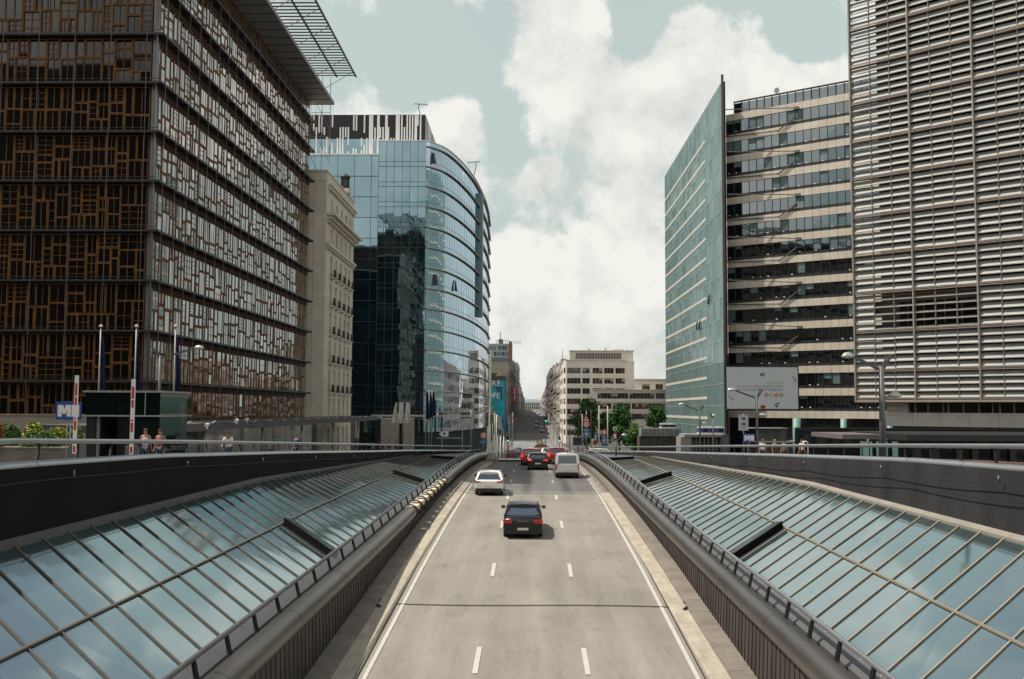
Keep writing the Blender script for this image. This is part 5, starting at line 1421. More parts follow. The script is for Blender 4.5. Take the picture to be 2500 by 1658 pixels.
far = [(1302, 478, 'black'), (1310, 545, 'silver'), (1309.5, 590, 'black'), (1309, 660, 'silver'), (1309, 730, 'black'), (1324, 470, 'silver'), (1323, 500, 'black'), (1290, 735, 'black'), (1291, 860, 'red'), (1297, 900, 'red'), (1301, 930, 'white'), (1306, 960, 'red'), (1313, 820, 'silver'), (1317, 900, 'black')]
far = [(1309.5, 505, 'silver'), (1310, 560, 'black'), (1309.8, 620, 'silver'), (1309.2, 690, 'black'), (1324, 452, 'silver'), (1323, 486, 'black'), (1289.5, 770, 'black'), (1291, 880, 'red'), (1296, 930, 'red'), (1301, 960, 'red'), (1306, 1000, 'white'), (1312, 800, 'silver'), (1317, 870, 'black'), (1298, 1050, 'red'), (1311, 1080, 'silver')]
where = ['second', 'third', 'fourth', 'fifth', 'sixth', 'seventh', 'eighth', 'ninth', 'tenth', 'eleventh', 'twelfth', 'thirteenth']
bases = {}
cnt = {}
for px, Y, c in far:
    p = {'black': P_GREY, 'silver': P_SILV, 'red': P_RED, 'white': P_WHITE}[c]
    cnt[c] = cnt.get(c, 0) + 1
    lab = ('dark' if c == 'black' else c) + ' car far up the hill, ' + ('lowest' if cnt[c] == 1 else where[cnt[c] - 2] + ' lowest') + ' of the ' + ('dark' if c == 'black' else c) + ' ones'
    if c not in bases:
        bases[c] = make_car('hatch', p, lab, c == 'red', group='cars far up the hill'); KID.clear(); remember(bases[c]); o = bases[c]
    else:
        remember(bases[c]); o = copy_tree(bases[c]); o['label'] = lab
    put(o, at(px, 1020, Y).x, Y)
# ------------------------------------------------------------------ street furniture
def pole_at(px, Y, ytop, r=.06, name='flag_pole', label='', cat='pole', group=None, mt=None):
    p = at(px, ytop, Y); g = zs(Y)
    t = thing(name, (p.x, Y, g), label, cat, group)
    m = MB(); m.tube([(p.x, Y, g - .05), (p.x, Y, p.z)], [r, r * .75], 8); part('pole', m, mt or M_POLE, t)
    return t, p
M_FLAGB = mat('flag_navy', (.008, .012, .07), .8, var=.2, scale=3); M_FLAGW = mat('flag_white', (.82, .76, .68), .8, var=.15, scale=2)
def flag(t, px, Y, y0, y1, wtop, wbot, mt, seed, side=1):
    """a slack cloth hanging in folds beside its pole"""
    a, b = at(px, y0, Y), at(px, y1, Y); n, k = 9, 10; m = MB(); s = Y / 2431; rr = random.Random(seed); ph = rr.uniform(0, 6)
    g = []
    for i in range(n):
        v = i / (n - 1); z = a.z + (b.z - a.z) * v; w = (wtop + (wbot - wtop) * v ** .8) * s
        g.append([Vector((a.x + side * (.05 + w * j / (k - 1)), Y + .16 * math.sin(ph + j * 1.7 + v * 2) * (.3 + v), z + (.1 * s * wbot * math.sin(j) if i == n - 1 else 0))) for j in range(k)])
    for i in range(n - 1):
        for j in range(k - 1): m.face([g[i][j], g[i + 1][j], g[i + 1][j + 1], g[i][j + 1]], 0, True)
    bk = [(tuple(Vector(v) + Vector((0, .02, 0)))) for v in m.v]
    part('flag', m, mt, t)
for i, (px, nm) in enumerate(((246.5, 'leftmost'), (333.5, 'middle one'), (429, 'rightmost'))):
    t, p = pole_at(px, 71 - i * .5, 799, .075, 'flag_pole', 'tall pole with slack navy flag before the timber facade, %s of three' % nm, 'flag pole', 'flag poles before the timber facade')
    m = MB(); m.tube([p, p + Vector((0, 0, .12)), p + Vector((0, 0, .2))], [.14, .14, .03], 8); part('finial', m, M_CREAM, t)
    flag(t, px, 71 - i * .5, 824, 950 if i < 2 else 985, 4, 13 if i < 2 else 18, M_FLAGB, i)
for i, (px, nm) in enumerate(((969, 'leftmost'), (984.5, 'middle one'), (1001, 'rightmost'))):
    t, p = pole_at(px, 150, 981, .07, 'flag_pole', 'thin pole with a slack white flag before the teal glass, %s of three' % nm, 'flag pole', 'white flags before the teal glass')
    flag(t, px, 150, 983, 1033, 2 if i == 0 else 8, 12, M_FLAGW, 10 + i, -1)
for i, px in enumerate((1040, 1048, 1055)):
    t, p = pole_at(px, 150 + i * 1.5, 952, .07, 'flag_pole', 'pole with dark blue flag at the curved glass corner, %s' % ('leftmost', 'middle', 'rightmost')[i] + ' of three', 'flag pole', 'dark blue flags at the glass corner')
    flag(t, px, 150 + i * 1.5, 958, 1024 - i * 4, 5, 9, M_FLAGB, 20 + i)
t, p = pole_at(1150, 140, 1000, .08, 'lamp_pole', 'slim bare pole before the dark ground floor of the curved glass block', 'pole')
names = [('flag_orange', (.45, .22, .05)), ('flag_pale', (.5, .5, .46)), ('flag_teal', (.06, .30, .38)), ('flag_red', (.25, .02, .02))]
pp = [(1196, 150, 1000, 0), (1203, 168, 1010, None), (1208, 160, 1008, None), (1212, 175, 1012, 1), (1218, 182, 1015, 1), (1224, 190, 1013, 2), (1229, 200, 1018, None), (1233, 212, 1020, 2), (1238, 225, 1018, None), (1243, 240, 1012, None), (1248, 255, 1010, None), (1252, 275, 1006, None), (1206, 145, 1060, None), (1215, 150, 1062, None), (1222, 158, 1064, None), (1230, 166, 1066, None)]
ordw = ['first', 'second', 'third', 'fourth', 'fifth', 'sixth', 'seventh', 'eighth', 'ninth', 'tenth', 'eleventh', 'twelfth', 'thirteenth', 'fourteenth', 'fifteenth', 'sixteenth']
for i, (px, Y, yt, fl) in enumerate(pp):
    short = yt > 1050
    t, p = pole_at(px, Y, yt, .09, 'bollard_post' if short else 'flag_pole', ('short white post' if short else 'thin pale pole' + (' with a coloured pennant' if fl is not None else '')) + ', %s in the cluster under the blue mural' % ordw[i], 'post' if short else 'pole', 'posts and poles under the blue mural', M_WHITE if short or i % 3 == 0 else M_POLE)
    if fl is not None:
        nm, c = names[fl]; flag(t, px, Y, yt + 2, yt + 34, 4, 9, mat(nm, c, .8, var=.2), 30 + i)
# lamps along the far street
lampg = 'lamp posts along the far street'
base = None
for k in range(13):
    for sg in (-1, 1):
        Y = [150, 185, 225, 270, 320, 375, 440, 510, 600, 700, 820, 960, 1120][k]
        lab = 'double armed lamp post, %s up the hill on the %s side' % (ordw[k], 'mural' if sg < 0 else 'cream block')
        if base is None:
            base = thing('street_lamp', (0, 0, 0), lab, 'lamp post', lampg)
            m = MB(); m.tube([(0, 0, 0), (0, 0, 7.5)], [.09, .05], 8); part('post', m, M_POLED, base)
            m = MB(); m.bar((0, 0, 7.4), (1.6, 0, 7.9), .07, .07); m.bar((0, 0, 7.4), (-1.0, 0, 7.7), .07, .07); part('arm', m, M_POLED, base)
            m = MB(); m.tube([(1.5, 0, 7.88), (2.2, 0, 7.95)], [.12, .08], 8); part('lamp_head', m, M_POLE, base)
            remember(base); o = base
        else:
            o = copy_tree(base); o['label'] = lab
        o.location = (sg * interp(Y, [150, 300], [8.8, 8.0]), Y, zs(Y)); o.rotation_euler = (0, 0, 0 if sg < 0 else math.pi)
# large lamps near the railings
def big_lamp(px, Y, ytop, hx, hy, label, hx2=None, hy2=None, r=.10, dark=True, hr=.3):
    p = at(px, ytop, Y); g = zs(Y); h = at(hx, hy, Y)
    t = thing('street_lamp', (p.x, Y, g), label, 'lamp post', 'branching lamp posts by the railings')
    mt = M_POLED
    m = MB(); m.tube([(p.x, Y, g), (p.x, Y, p.z - .3)], [r, r * .7], 12); part('post', m, mt, t)
    m = MB(); s = 1 if h.x > p.x else -1
    m.bar((p.x, Y, p.z - .45), (h.x - s * .2, Y, h.z), .09, .10); m.bar((p.x, Y, p.z - .5), (p.x - s * .38, Y, p.z + .12), .08, .09); m.bar((p.x, Y, p.z - .5), (p.x - s * .22, Y, p.z + .14), .05, .06)
    part('arm', m, mt, t)
    def head(c, s):
        q = MB(); q.loft([[(c.x + dx * w, c.y + dy * w, c.z + z) for dx, dy in [(hr * math.cos(a_), hr * .5 * math.sin(a_)) for a_ in [k_ * math.pi / 5 for k_ in range(10)]]] for w, z in ((.3, -.06), (1, -.02), (.95, .04), (.6, .13), (.15, .17))], 0, True, True)
        part('lamp_head', q, mat('lamp_shell', (.42, .40, .37), .4, metal=.3, var=0), t)
    head(h, s)
    if hx2 is not None:
        c = at(hx2, hy2, Y); q = MB(); q.bar((p.x, Y, c.z - .05), (c.x, Y, c.z), .06, .06); part('arm', q, mt, t); head(c, -s)
big_lamp(2151, 36, 874, 2070, 871, 'tall branching lamp post before the louvred tower', 2185, 967, r=.13, hr=.24)
big_lamp(1847, 62, 955, 1786, 953, 'branching lamp post in front of the white banner', 1862, 1014)
big_lamp(1708, 88, 992, 1664, 988, 'branching lamp post in front of the teal glass screen', 1720, 1034)
big_lamp(392, 56, 856, 486, 850, 'branching lamp post before the timber facade')
big_lamp(1741, 105, 1012, 1744, 1015, 'small lamp post between the teal screen and the pictogram sign')
big_lamp(1504, 98, 1068, 1524, 1063, 'low lamp post with a curved pale head beside the dark tree')

# signs ------------------------------------------------------------
M_RIMR = mat('sign_red', (.45, .015, .02), .5, var=0); M_SW = mat('sign_white', (.72, .70, .66), .5, var=0); M_SB = mat('sign_mid_blue', (.03, .12, .30), .5, var=0)
def MT(t, x, y, z): return Matrix.Translation(Vector((x, y, z)) - t.location) @ Matrix.Rotation(math.pi / 2, 4, 'X')
def roundel(t, c, r, txt=None, blue=False, arrow=False):
    m = MB(); m.disc(c, r, 24, 0, .03); c2 = Vector(c) + Vector((0, -.02, 0)); m.disc(c2, r * .70 if not blue else r * .92, 24, 1, .02)
    if arrow:
        x, y, z = c; m.prism([(x - r * .12, z - r * .6), (x + r * .12, z - r * .6), (x + r * .12, z + r * .1), (x - r * .12, z + r * .1)], y - .05, y - .03, 2)
        m.prism([(x - r * .4, z + r * .05), (x + r * .4, z + r * .05), (x, z + r * .65)], y - .05, y - .03, 2)
    part('sign_plate', m, [M_RIMR, M_SW, M_SW] if not blue else [M_SW, M_SB, M_SW], t)
    if txt: text_obj(txt, r * .95, M_BLACK, MT(t, c[0], c[1] - .045, c[2]), parent=t)
def plate(t, c, w, h, mt, txt=None, sz=.2, tm=None):
    m = MB(); m.box(c[0] - w / 2, c[0] + w / 2, c[1] - .015, c[1] + .015, c[2] - h / 2, c[2] + h / 2); part('sign_plate', m, mt, t)
    if txt: text_obj(txt, sz, tm or M_SW, MT(t, c[0], c[1] - .02, c[2]), parent=t)
t, p = pole_at(1431.5, 112, 1003, .05, 'traffic_sign', 'tall post with warning triangle, 50 roundel and blue arrow disc', 'road sign')
c = at(1431, 1022, 111.9); m = MB(); r_ = .46
m.prism([(c.x - r_, c.z - .35), (c.x + r_, c.z - .35), (c.x, c.z + .47)], 111.88, 111.91, 0); m.prism([(c.x - r_ * .62, c.z - .25), (c.x + r_ * .62, c.z - .25), (c.x, c.z + .26)], 111.86, 111.88, 1); m.prism([(c.x - .06, c.z - .2), (c.x + .06, c.z - .2), (c.x + .06, c.z + .1), (c.x - .06, c.z + .1)], 111.84, 111.86, 2)
part('warning_triangle', m, [M_RIMR, M_SW, M_BLACK], t)
roundel(t, at(1431.5, 1036, 111.9), .40, '50'); plate(t, at(1431.5, 1050, 111.9), .85, .26, M_SB, 'RAPPEL', .16); roundel(t, at(1431.5, 1061.5, 111.9), .38, None, True, True)
t, p = pole_at(1476, 124, 1048, .05, 'traffic_sign', 'shorter post with 50 roundel and blue arrow disc beside the pale pole', 'road sign')
roundel(t, at(1475, 1055, 123.9), .36, '50'); plate(t, at(1475.5, 1067, 123.9), .7, .26, M_SB, 'RAPPEL', .13); roundel(t, at(1475.5, 1077, 123.9), .36, None, True, True); plate(t, at(1476, 1087, 123.9), .8, .35, M_SB)
t, p = pole_at(1501, 120, 1045, .04, 'traffic_sign', 'post with a green disc, small red triangle and white plate', 'road sign')
m = MB(); m.disc(at(1501, 1047, 119.9), .26, 16, 0, .03); m.disc(at(1501, 1047, 119.87), .16, 12, 1, .03); part('sign_plate', m, [M_SW, mat('sign_green', (.05, .22, .10), .5, var=0)], t)
c = at(1501, 1056, 119.9); m = MB(); m.prism([(c.x - .24, c.z - .18), (c.x + .24, c.z - .18), (c.x, c.z + .22)], 119.88, 119.92); part('sign_plate', m, M_RIMR, t); plate(t, at(1501, 1065, 119.9), .36, .58, M_SW)
t, p = pole_at(1180, 112, 1058, .05, 'traffic_sign', 'post with a 50 roundel over a blue plate by the end of the curved pipe', 'road sign')
roundel(t, at(1180.5, 1063.5, 111.9), .40, '50'); plate(t, at(1180.5, 1079, 111.9), .85, .42, M_SB, 'RAPPEL', .16)
t, p = pole_at(1455, 128, 1060, .04, 'traffic_sign', 'small square blue sign with a white stripe by the pale pole', 'road sign')
plate(t, at(1454, 1066, 127.9), .55, .52, M_SB); plate(t, at(1455, 1066, 127.87), .12, .40, M_SW)
t, p = pole_at(1452, 122, 1075, .05, 'poster_panel', 'yellow and white poster with a maroon disc near the railing end', 'poster')
plate(t, at(1450, 1080, 121.9), .62, .85, mat('poster_cream', (.55, .48, .30), .7, var=.2)); m = MB(); m.disc(at(1453, 1080, 121.86), .27, 16, 0, .03); part('sign_plate', m, mat('maroon', (.22, .01, .04), .6, var=0), t)
t, p = pole_at(1409, 118, 1067, .06, 'information_board', 'dark blue board seen from behind at the end of the right hand pipe'.replace('right hand ', ''), 'board')
m = MB(); a, b = at(1399, 1087, 118), at(1421, 1068, 118); m.box(a.x, b.x, 117.9, 118.1, a.z, b.z); part('board_panel', m, mat('board_navy', (.012, .016, .035), .6, var=.1), t)
for i, (px, yt) in enumerate(((1462.5, 990), (1483.5, 991))):
    t, p = pole_at(px, 132 + i * 3, yt, .10, 'lamp_pole', ('thick' if i == 0 else 'slim') + ' pale pole standing before the dark trees near the road signs', 'pole', None, mat('pole_pale', (.42, .40, .36), .6, var=.1))
t, p = pole_at(1421.5, 128, 1011, .07, 'lamp_pole', 'grey pole close behind the tall road sign with the triangle', 'pole')
for i, (px, Y, yc, lab) in enumerate(((1240, 200, 1077, 'traffic light showing green by the mural side pavement'), (1366, 150, 1077, 'traffic light showing green near the dark blue board'), (1333, 420, 1029, 'traffic light showing green halfway up the hill'))):
    p = at(px, yc - 8, Y); t = thing('traffic_light', (p.x, Y, zs(Y)), lab, 'traffic light', 'green traffic lights')
    m = MB(); m.tube([(p.x, Y, zs(Y)), (p.x, Y, p.z)], .07, 8); part('post', m, M_POLED, t)
    m = MB(); s = Y / 2431; m.box(p.x - 2.6 * s, p.x + 2.6 * s, Y - .2, Y - .1, p.z - 10 * s, p.z + 3 * s); part('signal_box', m, M_BLACK, t)
    m = MB(); m.disc((p.x, Y - .22, p.z - 7 * s), 2.0 * s, 14, 0, .03); part('green_lamp', m, mat('green_light', (.02, .4, .25), .4, var=0, emis=((.05, .9, .5), 1.6)), t)
# metro signs
def metro(px, Y, yt, yb, wpx, label):
    a, b = at(px - wpx / 2, yb, Y), at(px + wpx / 2, yt, Y)
    t = thing('metro_sign', ((a.x + b.x) / 2, Y, zs(Y)), label, 'sign', 'blue metro signs')
    m = MB(); cx = (a.x + b.x) / 2
    for dx in (-.08, .08): m.tube([(cx + dx, Y, zs(Y)), (cx + dx, Y, b.z - .2)], .035, 8)
    part('post', m, M_POLE, t)
    m = MB(); m.box(a.x, b.x, Y - .12, Y + .0, a.z, b.z); part('sign_box', m, M_BLUE, t)
    h = b.z - a.z; w = b.x - a.x
    x0, x1, z0, z1 = a.x + w * .09, a.x + w * .62, a.z + h * .18, a.z + h * .82; st = w * .16; m = MB(); y0_, y1_ = Y - .14, Y - .12
    m.prism([(x0, z0), (x0 + st, z0), (x0 + st, z1), (x0, z1)], y0_, y1_); m.prism([(x1 - st, z0), (x1, z0), (x1, z1), (x1 - st, z1)], y0_, y1_)
    xm = (x0 + x1) / 2; m.prism([(x0 + st * .5, z1), (x0 + st * 1.3, z1), (xm + st * .35, z0 + h * .14), (xm - st * .35, z0 + h * .14)], y0_ - .004, y1_ - .004); m.prism([(x1 - st * 1.3, z1), (x1 - st * .5, z1), (xm + st * .35, z0 + h * .14), (xm - st * .35, z0 + h * .14)], y0_ - .006, y1_ - .006)
    m.box(x1 + w * .03, b.x - w * .05, Y - .14, Y - .12, z0, z1)
    part('printed_letter', m, M_SW, t)
metro(169, 47, 981, 1025, 62, 'square blue metro sign with white letter above the planter shrubs')
metro(1828, 88, 1059, 1080, 27, 'blue metro sign with white letter beside the pictogram sign')
t, p = pole_at(1815, 92, 1010, .05, 'pictogram_sign', 'tall white sign with two dark pictograms beside the blue metro sign', 'sign')
a, b = at(1803.5, 1051, 91.9), at(1826.5, 1013, 91.9); m = MB(); m.box(a.x, b.x, 91.85, 91.92, a.z, b.z, 0)
cx = (a.x + b.x) / 2
for k, z in enumerate((b.z - .33, b.z - .82)):
    m.prism([(cx - .17, z - .08), (cx + .17, z - .10), (cx + .20, z + .03), (cx + .08, z + .05), (cx + .05, z + .14), (cx - .05, z + .02), (cx - .18, z + .06)], 91.82, 91.845, 1)
m.box(cx - .2, cx + .2, 91.83, 91.845, b.z - 1.10, b.z - 1.07, 1)
part('sign_plate', m, [mat('pictogram_grey', (.40, .40, .41), .6, var=0), M_BLACK], t)
t = thing('direction_sign', at(1083, 1100, 125), 'white arrow shaped direction board on two rails before the curved glass block', 'sign')
m = MB(); Y = 125; q = lambda x, y: (at(x, y, Y).x, at(x, y, Y).z)
m.prism([q(1072, 1059.5), q(1079, 1066), q(1095, 1066), q(1095, 1053), q(1079, 1053)], 124.9, 125.0, 0); m.prism([q(1082, 1061), q(1088, 1061), q(1087, 1055.5), q(1083, 1055.5)], 124.86, 124.9, 1)
for yy_ in (1050, 1069.5): a, b = at(1066 if yy_ > 1060 else 1070, yy_, Y), at(1131, yy_, Y); m.bar(a, b, .16, .12, 2)
for x in (1079, 1129): a, b = at(x, 1048, Y), at(x, 1095, Y); m.bar((a.x, Y + .1, a.z), (a.x, Y + .1, zs(Y)), .12, .12, 2)
part('board_panel', m, [M_SW, M_BLACK, M_POLE], t)
# red and white barrier arms standing upright
for i, (px, Y, yt, yb, lab) in enumerate(((194, 43, 917, 1092, 'upright striped barrier arm beside the metro sign'), (332, 40, 926, 1112, 'upright striped barrier arm before the black glass pavilion'))):
    a, b = at(px, yt, Y), at(px, 1105, Y); t = thing('barrier_arm', (a.x, Y, zs(Y)), lab, 'barrier', 'striped barrier arms')
    m = MB(); m.box(a.x - .28, a.x + .28, Y - .2, Y + .3, zs(Y), zs(Y) + .95); part('barrier_housing', m, M_GREYM, t)
    m = MB(); h = a.z - zs(Y) - .6; x = a.x; z0 = zs(Y) + .6
    m.box(x - .08, x + .08, Y - .26, Y - .21, z0, a.z, 0)
    for f0, f1 in ((.02, .10), (.30, .42), (.44, .46), (.62, .72), (.74, .90))[::1]: m.box(x - .045, x + .045, Y - .27, Y - .262, z0 + h * f0, z0 + h * f1, 1)
    part('arm', m, [M_SW, M_RIMR], t)
# concrete block with striped marker, work fence
t = thing('concrete_block', at(1205, 1128, 100), 'low concrete block with a red and white striped marker by the pipe end', 'barrier')
a, b = at(1188, 1131, 100), at(1212, 1118, 100); m = MB(); m.box(a.x, b.x, 99.6, 100.8, zr(100), b.z); m.box(b.x - .1, b.x + .05, 99.5, 99.6, zr(100), b.z + .15); part('block_body', m, mat('block_concrete', (.22, .19, .16), .9, var=.3, scale=3, bump=.4), t)
m = MB(); c = at(1204, 1112, 99.5); m.box(c.x - .1, c.x + .1, 99.45, 99.5, c.z - .35, c.z + .3, 0)
for k in range(4): m.prism([(c.x - .1, c.z - .33 + k * .16), (c.x + .1, c.z - .25 + k * .16), (c.x + .1, c.z - .18 + k * .16), (c.x - .1, c.z - .26 + k * .16)], 99.43, 99.448, 1)
part('striped_marker', m, [M_SW, M_RIMR], t)
for i, (x0, x1, Y) in enumerate(((1213, 1262, 165), (1386, 1420, 112), (1424, 1437, 106))):
    a, b = at(x0, 1110, Y), at(x1, 1110, Y); t = thing('work_fence', ((a.x + b.x) / 2, Y, zs(Y)), ('brown mesh fence under the mural side poles', 'grey mesh fence beneath the dark blue board', 'narrow mesh fence at the tip of the sunlit pipe')[i], 'fence')
    m = MB(); n = int((b.x - a.x) / .3) + 2; g = zs(Y)
    for k in range(n): x = a.x + (b.x - a.x) * k / (n - 1); m.bar((x, Y, g), (x, Y, g + 1.3), .05, .05)
    for z in (.15, .7, 1.3): m.bar((a.x, Y, g + z), (b.x, Y, g + z), .05, .05)
    part('fence_lattice', m, mat('fence_brown', (.12, .09, .075), .7, var=.2), t)

# ------------------------------------------------------------------ small buildings at street level
# black glass pavilion
t = thing('glass_pavilion', (at(300, 1000, 50).x, 50, zs(50)), 'black glass box pavilion over a metro stair behind the striped barrier arms', 'pavilion')
a, b = at(207, 1013, 50), at(392, 955, 50); g = zs(50); zt = b.z; zm = a.z
m = MB(); m.box(a.x, b.x, 50, 54, zm, zt - .08); m.box(b.x - 1.3, b.x, 50, 54, g, zm); part('glass_body', m, glass('pavilion_glass', (.35, .42, .40), (.005, .009, .008), .02, .7, 1.8, .03), t)
m = MB(); m.box(a.x - .1, b.x + .15, 49.9, 54.1, zt - .08, zt + .02); m.box(a.x - .05, b.x + .25, 49.93, 54.05, zm - .08, zm); part('roof_edge', m, M_POLE, t)
for x in (a.x + 3.05,): m = MB(); m.box(x, x + .04, 49.96, 50, zm, zt - .08); part('joint_strip', m, M_POLE, t)
m = MB(); m.box(a.x + .5, b.x - 1.35, 52.8, 53, g, zm - .08, 0); m.box(a.x + 1.2, a.x + 2.2, 52.75, 52.8, g, zm - .9, 1); m.box(a.x + .05, a.x + .5, 50.1, 53, g, zm - .08, 1); m.box(a.x + .45, a.x + .6, 50.3, 50.5, g, zm - .08, 2); part('stair_wall', m, [mat('stair_beige', (.13, .11, .09), .8, var=.15), M_BLACK, M_POLE], t)
# long canopy
t = thing('station_canopy', (-21, 100, zs(100)), 'long low grey canopy running along the foot of the timber facade', 'canopy')
m = MB(); path = [(58, -24.5), (63, -23.2), (80, -22.4), (95, -22.2), (115, -22.0), (140, -21.6)]
for (y0, x0), (y1, x1) in zip(path, path[1:]):
    m.hexa([(x0 - 5, y0, -1.25), (x0, y0, -1.62), (x1, y1, -1.55), (x1 - 5, y1, -1.25), (x0 - 5, y0, -1.0), (x0, y0, -1.1), (x1, y1, -1.0), (x1 - 5, y1, -1.0)])
part('roof_slab', m, mat('canopy_grey', (.085, .08, .077), .6, var=.1), t)
for y in frange(66, 139, 4.5):
    m = MB(); x = interp(y, [p[0] for p in path], [p[1] for p in path]); m.bar((x + .05, y, -1.1), (x + .05, y + .9, -.93), .12, .08); m.bar((x + .05, y - 1.5, -1.02), (x + .05, y, -1.1), .08, .05); part('edge_fin', m, M_POLE, t)
m = MB()
for y in (60, 72, 86, 100, 115, 130): x = interp(y, [p[0] for p in path], [p[1] for p in path]) - 1; m.tube([(x, y, zs(y)), (x, y, -1.4)], .1, 10)
part('column', m, M_POLE, t)
m = MB(); m.box(-28.6, -28.3, 66, 176, -8, -1.3); part('back_glazing_pane', m, M_WIN, t)
for i, (px, yy_) in enumerate(((506, 1042), (578, 1031), (603, 1028))):
    c = at(px, yy_, 62 + i * 8); tt = thing('floodlight', c, 'small pale floodlight on the grey canopy edge, %s' % ('over the woman in red', 'above the man in the white shirt', 'next to the bent fins')[i], 'floodlight', 'floodlights on the canopy')
    m = MB(); m.tube([c + Vector((0, 0, -.15)), c + Vector((0, 0, .05))], .05, 6); m.tube([c + Vector((-.05, -.12, .1)), c + Vector((.05, .12, .16))], [.13, .09], 8); part('lamp_body', m, M_SW, tt)
# entrance hall under the glass block
t = thing('entrance_hall', (at(930, 1050, 172).x, 172, zs(172)), 'pale stone entrance wall beneath the teal glass, behind the white flags', 'entrance')
a, b = at(929, 1090, 172), at(960, 1022, 172); m = MB(); m.box(a.x, at(1006, 1050, 172).x, 172, 175.5, zs(172) - 1, b.z); part('wall', m, mat('entry_stone', (.30, .26, .22), .85, var=.15), t)
m = MB(); m.box(at(975, 1050, 172).x, at(985, 1050, 172).x, 171.9, 172, zs(172), b.z - .8); part('door', m, M_WIN, t)
# right: hoarding, cabins, low pavilion, entrance
t = thing('site_hoarding', (at(1603, 1080, 120).x, 120, zs(120)), 'grey tarpaulin hoarding with a sagging sheet beside the teal screen', 'hoarding')
a, b = at(1566, 1065, 120), at(1661, 1046, 120); m = MB(); m.box(a.x, b.x, 120, 123, a.z, b.z, 0); m.box(a.x - .2, b.x, 120.3, 123, zs(120), a.z, 1)
for k in range(10): x = a.x + (b.x - a.x) * k / 9; m.bar((x, 119.95, a.z), (x + .02, 119.95, b.z + .1), .05, .05, 2)
for k in range(6): x = a.x + (b.x - a.x) * k / 6; m.bar((x, 119.9, zs(120)), (x + .8, 119.9, a.z), .06, .06, 2)
part('sheet', m, [mat('tarp_grey', (.22, .22, .225), .8, var=.3, scale=1.2, bump=.5, bscale=3), mat('scrap_brown', (.07, .06, .05), .9, var=.6, scale=4), M_POLED], t)
for i, (x0, x1, y0, y1, Y, lab) in enumerate(((1616, 1648, 1035, 1046, 121.5, 'small blue and white site cabin on top of the grey hoarding'), (1711, 1768, 1043, 1061, 116, 'long blue and white site cabin on the low pale pavilion'))):
    a, b = at(x0, y1, Y), at(x1, y0, Y); c = thing('site_cabin', ((a.x + b.x) / 2, Y, a.z), lab, 'cabin', 'blue site cabins')
    h = b.z - a.z; m = MB(); m.box(a.x, b.x, Y, Y + 2.4, a.z + h * .25, b.z - h * .15, 0); m.box(a.x - .05, b.x + .05, Y - .05, Y + 2.45, a.z, a.z + h * .25, 1); m.box(a.x - .05, b.x + .05, Y - .05, Y + 2.45, b.z - h * .15, b.z, 1)
    for k in range(3): x = a.x + (b.x - a.x) * (k + .3) / 3; m.box(x, x + .5, Y - .03, Y, a.z + h * .4, b.z - h * .3, 2)
    part('cabin_body', m, [mat('cabin_blue', (.05, .07, .22), .6, var=.1), M_SW, M_WIN], c)
t = thing('low_pavilion', (at(1715, 1085, 114).x, 114, zs(114)), 'low pale flat roofed pavilion with dark glazing at the foot of the teal screen', 'pavilion')
a, b = at(1663, 1092, 114), at(1769, 1061, 114); m = MB(); m.box(at(1688, 1060, 114).x, b.x, 114.4, 118, zs(114), b.z - .25, 1); m.box(a.x + .4, b.x, 114, 118.5, b.z - .3, b.z, 0); m.box(a.x, at(1688, 1070, 114).x, 114.2, 118, zs(114), b.z - .3, 0)
for k in range(8): x = at(1690 + k * 10, 1060, 114).x; m.box(x, x + .06, 114.33, 114.4, zs(114), b.z - .3, 0)
m.box(at(1762, 1060, 114).x, b.x + .4, 113.8, 114.3, zs(114), b.z, 2)
part('pavilion_body', m, [mat('pavilion_pale', (.27, .26, .24), .8, var=.15), M_WIN, M_GREYM], t)
t = thing('entrance_porch', (at(1890, 1085, 150).x, 150, zs(150)), 'flat roofed glass entrance porch below the white banner', 'porch')
a, b = at(1826, 1078, 150), at(1920, 1045, 150); m = MB(); m.box(a.x, b.x, 149, 154, b.z - .12, b.z, 0); m.box(at(1848, 1070, 150).x, at(1955, 1070, 150).x, 148, 154, a.z - .1, a.z + .1, 0)
part('roof_slab', m, M_POLE, t); m = MB(); m.box(at(1850, 1070, 150).x, b.x, 150, 150.1, zs(150), b.z - .2); part('glazing_pane', m, mat('porch_glass', (.09, .11, .09), .3, var=.5, scale=1.0), t)
# low canopy, pillars and teal panels at the foot of the louvred tower
t = thing('station_canopy', (at(2250, 1070, 70).x, 70, zs(70)), 'flat dark canopy on stout pillars at the foot of the louvred tower', 'canopy')
a, b = at(2057, 1072, 72), at(2110, 1061, 72); m = MB(); m.box(a.x, b.x + 1.5, 72, 80, a.z, b.z, 0); m.box(b.x + 1.5, 45, 68, 80, a.z + .02, b.z + .1, 1)
part('roof_slab', m, [mat('canopy_mauve', (.13, .11, .11), .7, var=.1), M_TRIM], t)
for i, px in enumerate((2240, 2285, 2342, 2381, 2433, 2473)):
    m = MB(); c = at(px, 1080, 69); m.box(c.x - .22, c.x + .22, 69, 69.5, zs(69), a.z + .02); part('pillar', m, M_TRIM, t)
m = MB(); m.box(at(2190, 1080, 74).x, 46, 80.2, 80.6, at(2200, 1082, 80).z, at(2200, 1073, 80).z); part('back_wall', m, mat('far_wall', (.34, .29, .25), .8, var=.2), t)
m = MB(); m.box(22, 50, 84, 84.3, zs(84), 1 - 2.4); part('back_glazing_pane', m, M_WIN, t)
t = thing('glass_kiosk', (at(2145, 1095, 66).x, 66, zs(66)), 'pale turquoise glass kiosk panels behind the tall lamp post', 'kiosk')
